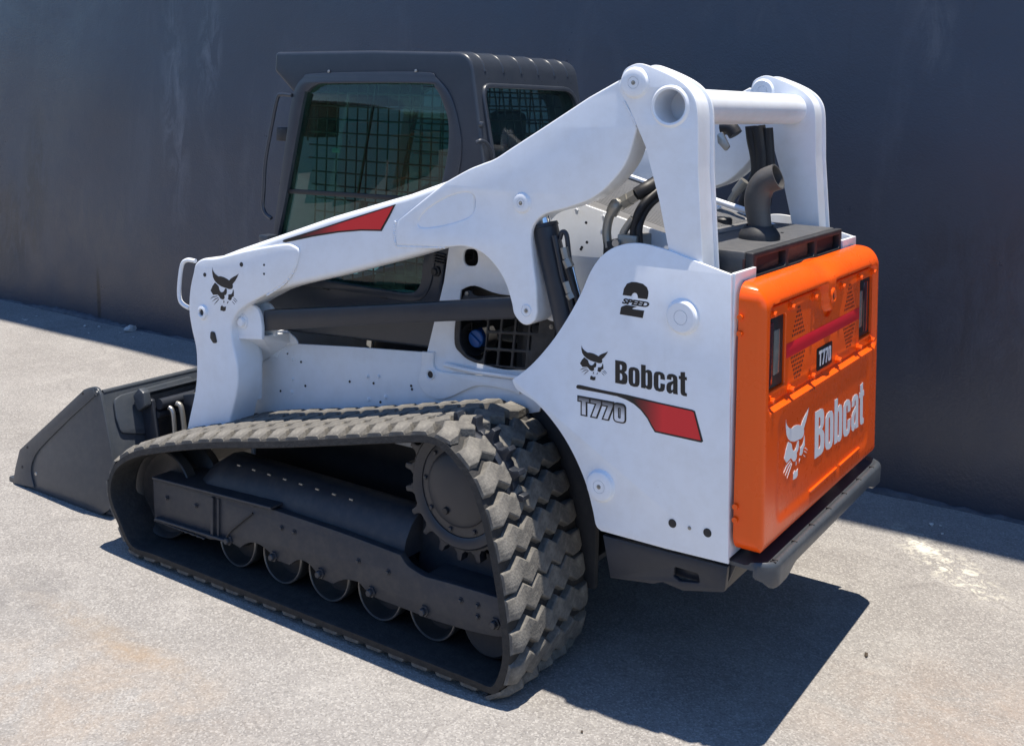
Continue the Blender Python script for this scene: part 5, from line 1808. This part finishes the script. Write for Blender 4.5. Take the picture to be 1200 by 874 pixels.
def text_loops(body, bold=0.0, shear=0.0, spacing=1.0):
    """Outlines of a line of text, as a mesh in the x-y plane; height normalised to the cap height."""
    fc = bpy.data.curves.new('t', 'FONT')
    fc.body = body
    fc.size = 1.0
    fc.offset = bold
    fc.shear = shear
    fc.space_character = spacing
    fc.resolution_u = 4
    o = bpy.data.objects.new('t', fc)
    COL.objects.link(o)
    dg = bpy.context.evaluated_depsgraph_get()
    me = bpy.data.meshes.new_from_object(o.evaluated_get(dg))
    bpy.data.objects.remove(o)
    xs = [v.co.x for v in me.vertices]
    ys = [v.co.y for v in me.vertices]
    return me, min(xs), max(xs), min(ys), max(ys)


def text_decal(name, body, box_, frame, d, mat, parent, bold=0.0, shear=0.0, spacing=1.0, fit=None):
    """box_ = lower-left, lower-right, upper-left on the plane; fit lets layers share one scale."""
    me, x0, x1, y0, y1 = text_loops(body, bold, shear, spacing)
    if fit:
        x0, x1, y0, y1 = fit
    f = from3(box_[0], box_[1], box_[2], 1.0)
    for v in me.vertices:
        a, b = f(((v.co.x - x0) / (x1 - x0), (v.co.y - y0) / (y1 - y0)))
        v.co = (a, d, b) if frame == 'Y' else (d, a, b)
    return link(name, me, mat, parent), (x0, x1, y0, y1)


NUM = {'T': [[(0, 1), (0.60, 1), (0.60, 0.80), (0.41, 0.80), (0.41, 0), (0.19, 0), (0.19, 0.80), (0, 0.80)]],
       '7': [[(0, 1), (0.58, 1), (0.58, 0.82), (0.30, 0), (0.06, 0), (0.33, 0.80), (0, 0.80)]],
       '0': [fillet([(0, 0), (0.56, 0), (0.56, 1), (0, 1)], 0.17, 4), fillet([(0.205, 0.19), (0.355, 0.19), (0.355, 0.81), (0.205, 0.81)], 0.06, 3)]}
NSPOT = [('T', 0), ('7', 0.70), ('7', 1.36), ('0', 2.03)]


def miter(P, d):
    n_ = len(P)
    ar = sum(P[i - 1][0] * P[i][1] - P[i][0] * P[i - 1][1] for i in range(n_))
    s_ = -1 if ar > 0 else 1
    out = []
    for i in range(n_):
        a_, b_2, c_2 = Vector(P[i - 1]), Vector(P[i]), Vector(P[(i + 1) % n_])
        e1, e2 = (b_2 - a_).normalized(), (c_2 - b_2).normalized()
        n1, n2 = Vector((-e1.y, e1.x)) * s_, Vector((-e2.y, e2.x)) * s_
        m_ = n1 + n2
        m_ = m_ / max(0.35, m_.dot(n1)) if m_.length > 1e-6 else n1
        out.append(tuple(b_2 + m_ * d))
    return out


def number(fn, mat, parent, frame, d, grow=0.0, shear=0.0):
    sg = 1 if frame == 'X' else -1
    for k, (ch, dx) in enumerate(NSPOT):
        lp = []
        for i, q in enumerate(NUM[ch]):
            r = miter(q, grow if i == 0 else -grow * 0.7) if grow else q
            lp.append([(x + dx + shear * y, y) for x, y in r])
        decal('model_number', lp, fn, mat, parent, frame, d + sg * 0.0001 * k)


f770 = from3(SP(56, 602), SP(418, 672), SP(56, 470), 2.59)
z0_, z1_ = SP(230, 640)[1], SP(230, 490)[1]
M['t770'] = grad_mat('silver_fade_decal', 'Z', z0_, z1_, [(0.0, (0.80, 0.80, 0.82)), (0.40, (0.74, 0.74, 0.76)), (0.95, (0.03, 0.03, 0.035))])
number(f770, M['decal_black'], pan, 'Y', SPY, 0.085)
number(f770, M['t770'], pan, 'Y', SPY - 0.0014, 0.0)
# two-speed badge
def SD(zx, zy):
    return onY(715 + zx / 14.567, 320 + zy / 14.567, SPY)
two = [[(215, 375), (235, 270), (290, 180), (370, 152), (450, 156), (560, 185), (630, 245), (655, 320), (648, 400), (632, 448), (475, 428), (470, 380), (450, 345), (418, 335), (385, 350), (365, 385), (362, 394)], [(200, 572), (275, 545), (370, 558), (458, 572), (380, 600), (385, 615), (582, 642), (556, 768), (166, 702), (185, 588)]]
decal('badge_numeral', [[SD(*q) for q in lp] for lp in two], lambda q: q, M['decal_black'], pan, 'Y', SPY)
text_decal('badge_word', 'SPEED', (SD(200, 520), SD(655, 592), SD(222, 425)), 'Y', SPY - 0.0006, M['decal_black'], pan, 0.05, 0.15, 1.0)

# red flash on the lift arm
FA = AY0 + 0.0035
def SA(zx, zy, Y=FA):
    return onY(280 + zx / 6.0, 220 + zy / 6.0, Y)
decal('arm_flash_outline', [[SA(*q) for q in [(308, 374), (318, 366), (560, 290), (800, 212), (1104, 116), (1060, 205), (1004, 306), (860, 303), (700, 316), (520, 345), (330, 385), (310, 382)]]], lambda q: q, M['decal_black'], arm, 'Y', FA)
xa, xb = SA(420, 350)[0], SA(720, 300)[0]
M['flash'] = grad_mat('red_fade_flash', 'X', xa, xb, [(0.0, (0.02, 0.008, 0.008)), (0.5, (0.24, 0.014, 0.018)), (1.0, (0.78, 0.020, 0.026))])
decal('arm_flash', [[SA(*q) for q in [(420, 345), (560, 300), (800, 223), (1086, 130), (1046, 205), (996, 294), (860, 292), (700, 304), (560, 326), (440, 350)]]], lambda q: q, M['flash'], arm, 'Y', FA - 0.0009)

# tailgate: emblem, name and number
DFX = DX - 0.0030
def SX_(zx, zy):
    return onX(900 + zx / 6.723, 440 + zy / 6.723, DFX)
word(from3(SX_(366, 657), SX_(752, 372), SX_(370, 290), 3.05), M['decal_white'], door, 'X', DFX)
q0 = SX_(125, 640)
gx0 = SX_(124, 640)[0]
gx1 = SX_(322, 225)[0]
gz0 = SX_(210, 815)[1]
gz1 = SX_(322, 225)[1]
hw_ = max(q[0] for lp in HEADN for q in lp)
hr_ = max(q[1] for lp in HEADN for q in lp)
decal('emblem', HEADN, lambda q: (gx0 + (gx1 - gx0) * q[0] / hw_, gz0 + (gz1 - gz0) * q[1]), M['decal_white'], door, 'X', DFX)
number(from3((0.826, 1.026), (0.957, 1.026), (0.826, 1.078), 2.59), M['decal_white'], door, 'X', PXX + 0.0137)

# ------------------------------------------------------------------ small things lying about
def pebble(name, loc, s, mat, label, cat, group=None, flat=0.6):
    bm = bmesh.new()
    bmesh.ops.create_icosphere(bm, subdivisions=2, radius=1)
    rnd = random.Random(hash((round(loc[0], 3), round(loc[1], 3))) & 0xffff)
    for v in bm.verts:
        v.co *= 1 + rnd.uniform(-0.25, 0.25)
        v.co = Vector((v.co.x * s[0], v.co.y * s[1], max(v.co.z, -0.5) * s[2]))
    me = bm_mesh(name, bm, 20)
    o = link(name, me, mat)
    o.location = (loc[0], loc[1], s[2] * 0.5 + 0.001)
    o.rotation_euler = (0, 0, rnd.uniform(0, 6))
    o['label'] = label
    o['category'] = cat
    if group:
        o['group'] = group
    return o


x, y = onZ(157, 387, 0.0)
pebble('stone_chip', (x, min(y, WALL_Y - 0.08)), (0.055, 0.03, 0.03), M['stone'], 'pale broken concrete chip at the foot of the wall left of the loader', 'stone')
x, y = onZ(1015, 768, 0.0)
pebble('dry_leaf', (x, y), (0.016, 0.006, 0.005), M['leaf'], 'small dark leaf scrap on the sunlit ground beside the loader shadow', 'leaf')
x, y = onZ(682, 858, 0.0)
pebble('pebble', (x, y), (0.006, 0.004, 0.004), M['leaf'], 'tiny dark pebble on the sunlit ground in front of the loader shadow', 'pebble')

rc_ = random.Random(11)
for k in range(16):
    px = rc_.choice((rc_.uniform(20, 215), rc_.uniform(1045, 1195)))
    x, y = onZ(px, 400, 0.0)
    x = onY(px, 364 + 0.207 * px, WALL_Y)[0] + rc_.uniform(-0.2, 0.2)
    y = WALL_Y - rc_.uniform(0.06, 0.42)
    sz_ = rc_.uniform(0.004, 0.011)
    pebble('debris_chip', (x, y), (sz_ * 1.5, sz_, sz_ * 0.7), M['stone'], 'tiny pale chip of debris on the shaded ground along the wall', 'debris', 'debris chips along the foot of the wall')

# unseen low workshop, added to darken the reflections in the cab glass
ws = bpy.data.objects.new('added_workshop', None)
COL.objects.link(ws)
ws.location = (-6, -21, 0)
ws['label'] = 'unseen low brown workshop added to darken the cab side window'
ws['category'] = 'added building'
PINV[ws.name] = Matrix.Translation((6, 21, 0))
M['cladding'] = paint('brown_cladding', (0.085, 0.072, 0.058), 0.7, bump=0.1, scale=1.5, var=0.25)
M['shutter'] = paint('roller_shutter', (0.16, 0.17, 0.18), 0.6, bump=0.0, scale=1.0)
M['tin'] = paint('tin_roof', (0.22, 0.23, 0.24), 0.5, scale=1.0)
box('building_wall', (-60, -27, 0), (20, -21, 4.2), M['cladding'], ws, 0.02)
box('building_roof', (-60.4, -27.4, 4.21), (20.4, -20.5, 4.45), M['tin'], ws, 0.05)
for k in range(8):
    x0_ = -31 + 6.2 * k
    d_ = box('roller_door', (x0_, -20.99, 0.02), (x0_ + 3.6, -20.9, 3.3), M['shutter'] if k % 2 else M['cladding'], ws, 0.01)


def corrugated(name, lo, hi, mat, label):  # unseen boxes added to put dark and warm reflections in the cab glass
    """An added, unseen container with folded sides."""
    bm = bmesh.new()
    n = 60
    P = []
    for k in range(n + 1):
        x = lo[0] + (hi[0] - lo[0]) * k / n
        P.append((x, lo[1] + (0.035 if k % 4 in (1, 2) else 0.0)))
    for k in range(n, -1, -1):
        x = lo[0] + (hi[0] - lo[0]) * k / n
        P.append((x, hi[1] - (0.035 if k % 4 in (1, 2) else 0.0)))
    a = [bm.verts.new((p[0], p[1], lo[2] + 0.12)) for p in P]
    b = [bm.verts.new((p[0], p[1], hi[2] - 0.06)) for p in P]
    bm.faces.new(a)
    bm.faces.new(b)
    for i in range(len(P)):
        bm.faces.new((a[i], a[(i + 1) % len(P)], b[(i + 1) % len(P)], b[i]))
    o = link(name, bm_mesh(name, bm, 20), mat)
    for z0, z1 in ((lo[2], lo[2] + 0.14), (hi[2] - 0.08, hi[2])):
        box('side_rail', (lo[0] - 0.02, lo[1] - 0.02, z0), (hi[0] + 0.02, hi[1] + 0.02, z1), mat, o, 0.01)
    for xx in (lo[0], hi[0]):
        for yy in (lo[1], hi[1]):
            box('corner_post', (xx - 0.08, yy - 0.08, lo[2]), (xx + 0.08, yy + 0.08, hi[2]), mat, o, 0.01)
    o['label'] = label
    o['category'] = 'container'
    o['group'] = 'unseen containers added for the cab glass'


M['cont_a'] = paint('container_brown', (0.16, 0.055, 0.028), 0.6, dust=0.3, scale=1.5, var=0.2)
M['cont_b'] = paint('container_ochre', (0.33, 0.17, 0.035), 0.6, dust=0.3, scale=1.5, var=0.2)
M['cont_c'] = paint('container_green', (0.02, 0.055, 0.045), 0.6, dust=0.3, scale=1.5, var=0.2)
corrugated('added_container', (-21.0, -13.4, 0.0), (-15.0, -11.0, 2.6), M['cont_c'], 'unseen dark green container added for the cab side window to reflect')
corrugated('added_container', (-13.6, -12.6, 0.0), (-9.6, -10.2, 2.2), M['cont_a'], 'unseen rust brown container added for the cab side window to reflect')
corrugated('added_container', (-7.6, -12.4, 0.0), (-4.4, -10.4, 1.7), M['cont_b'], 'unseen low ochre yellow container added for the cab side window to reflect')
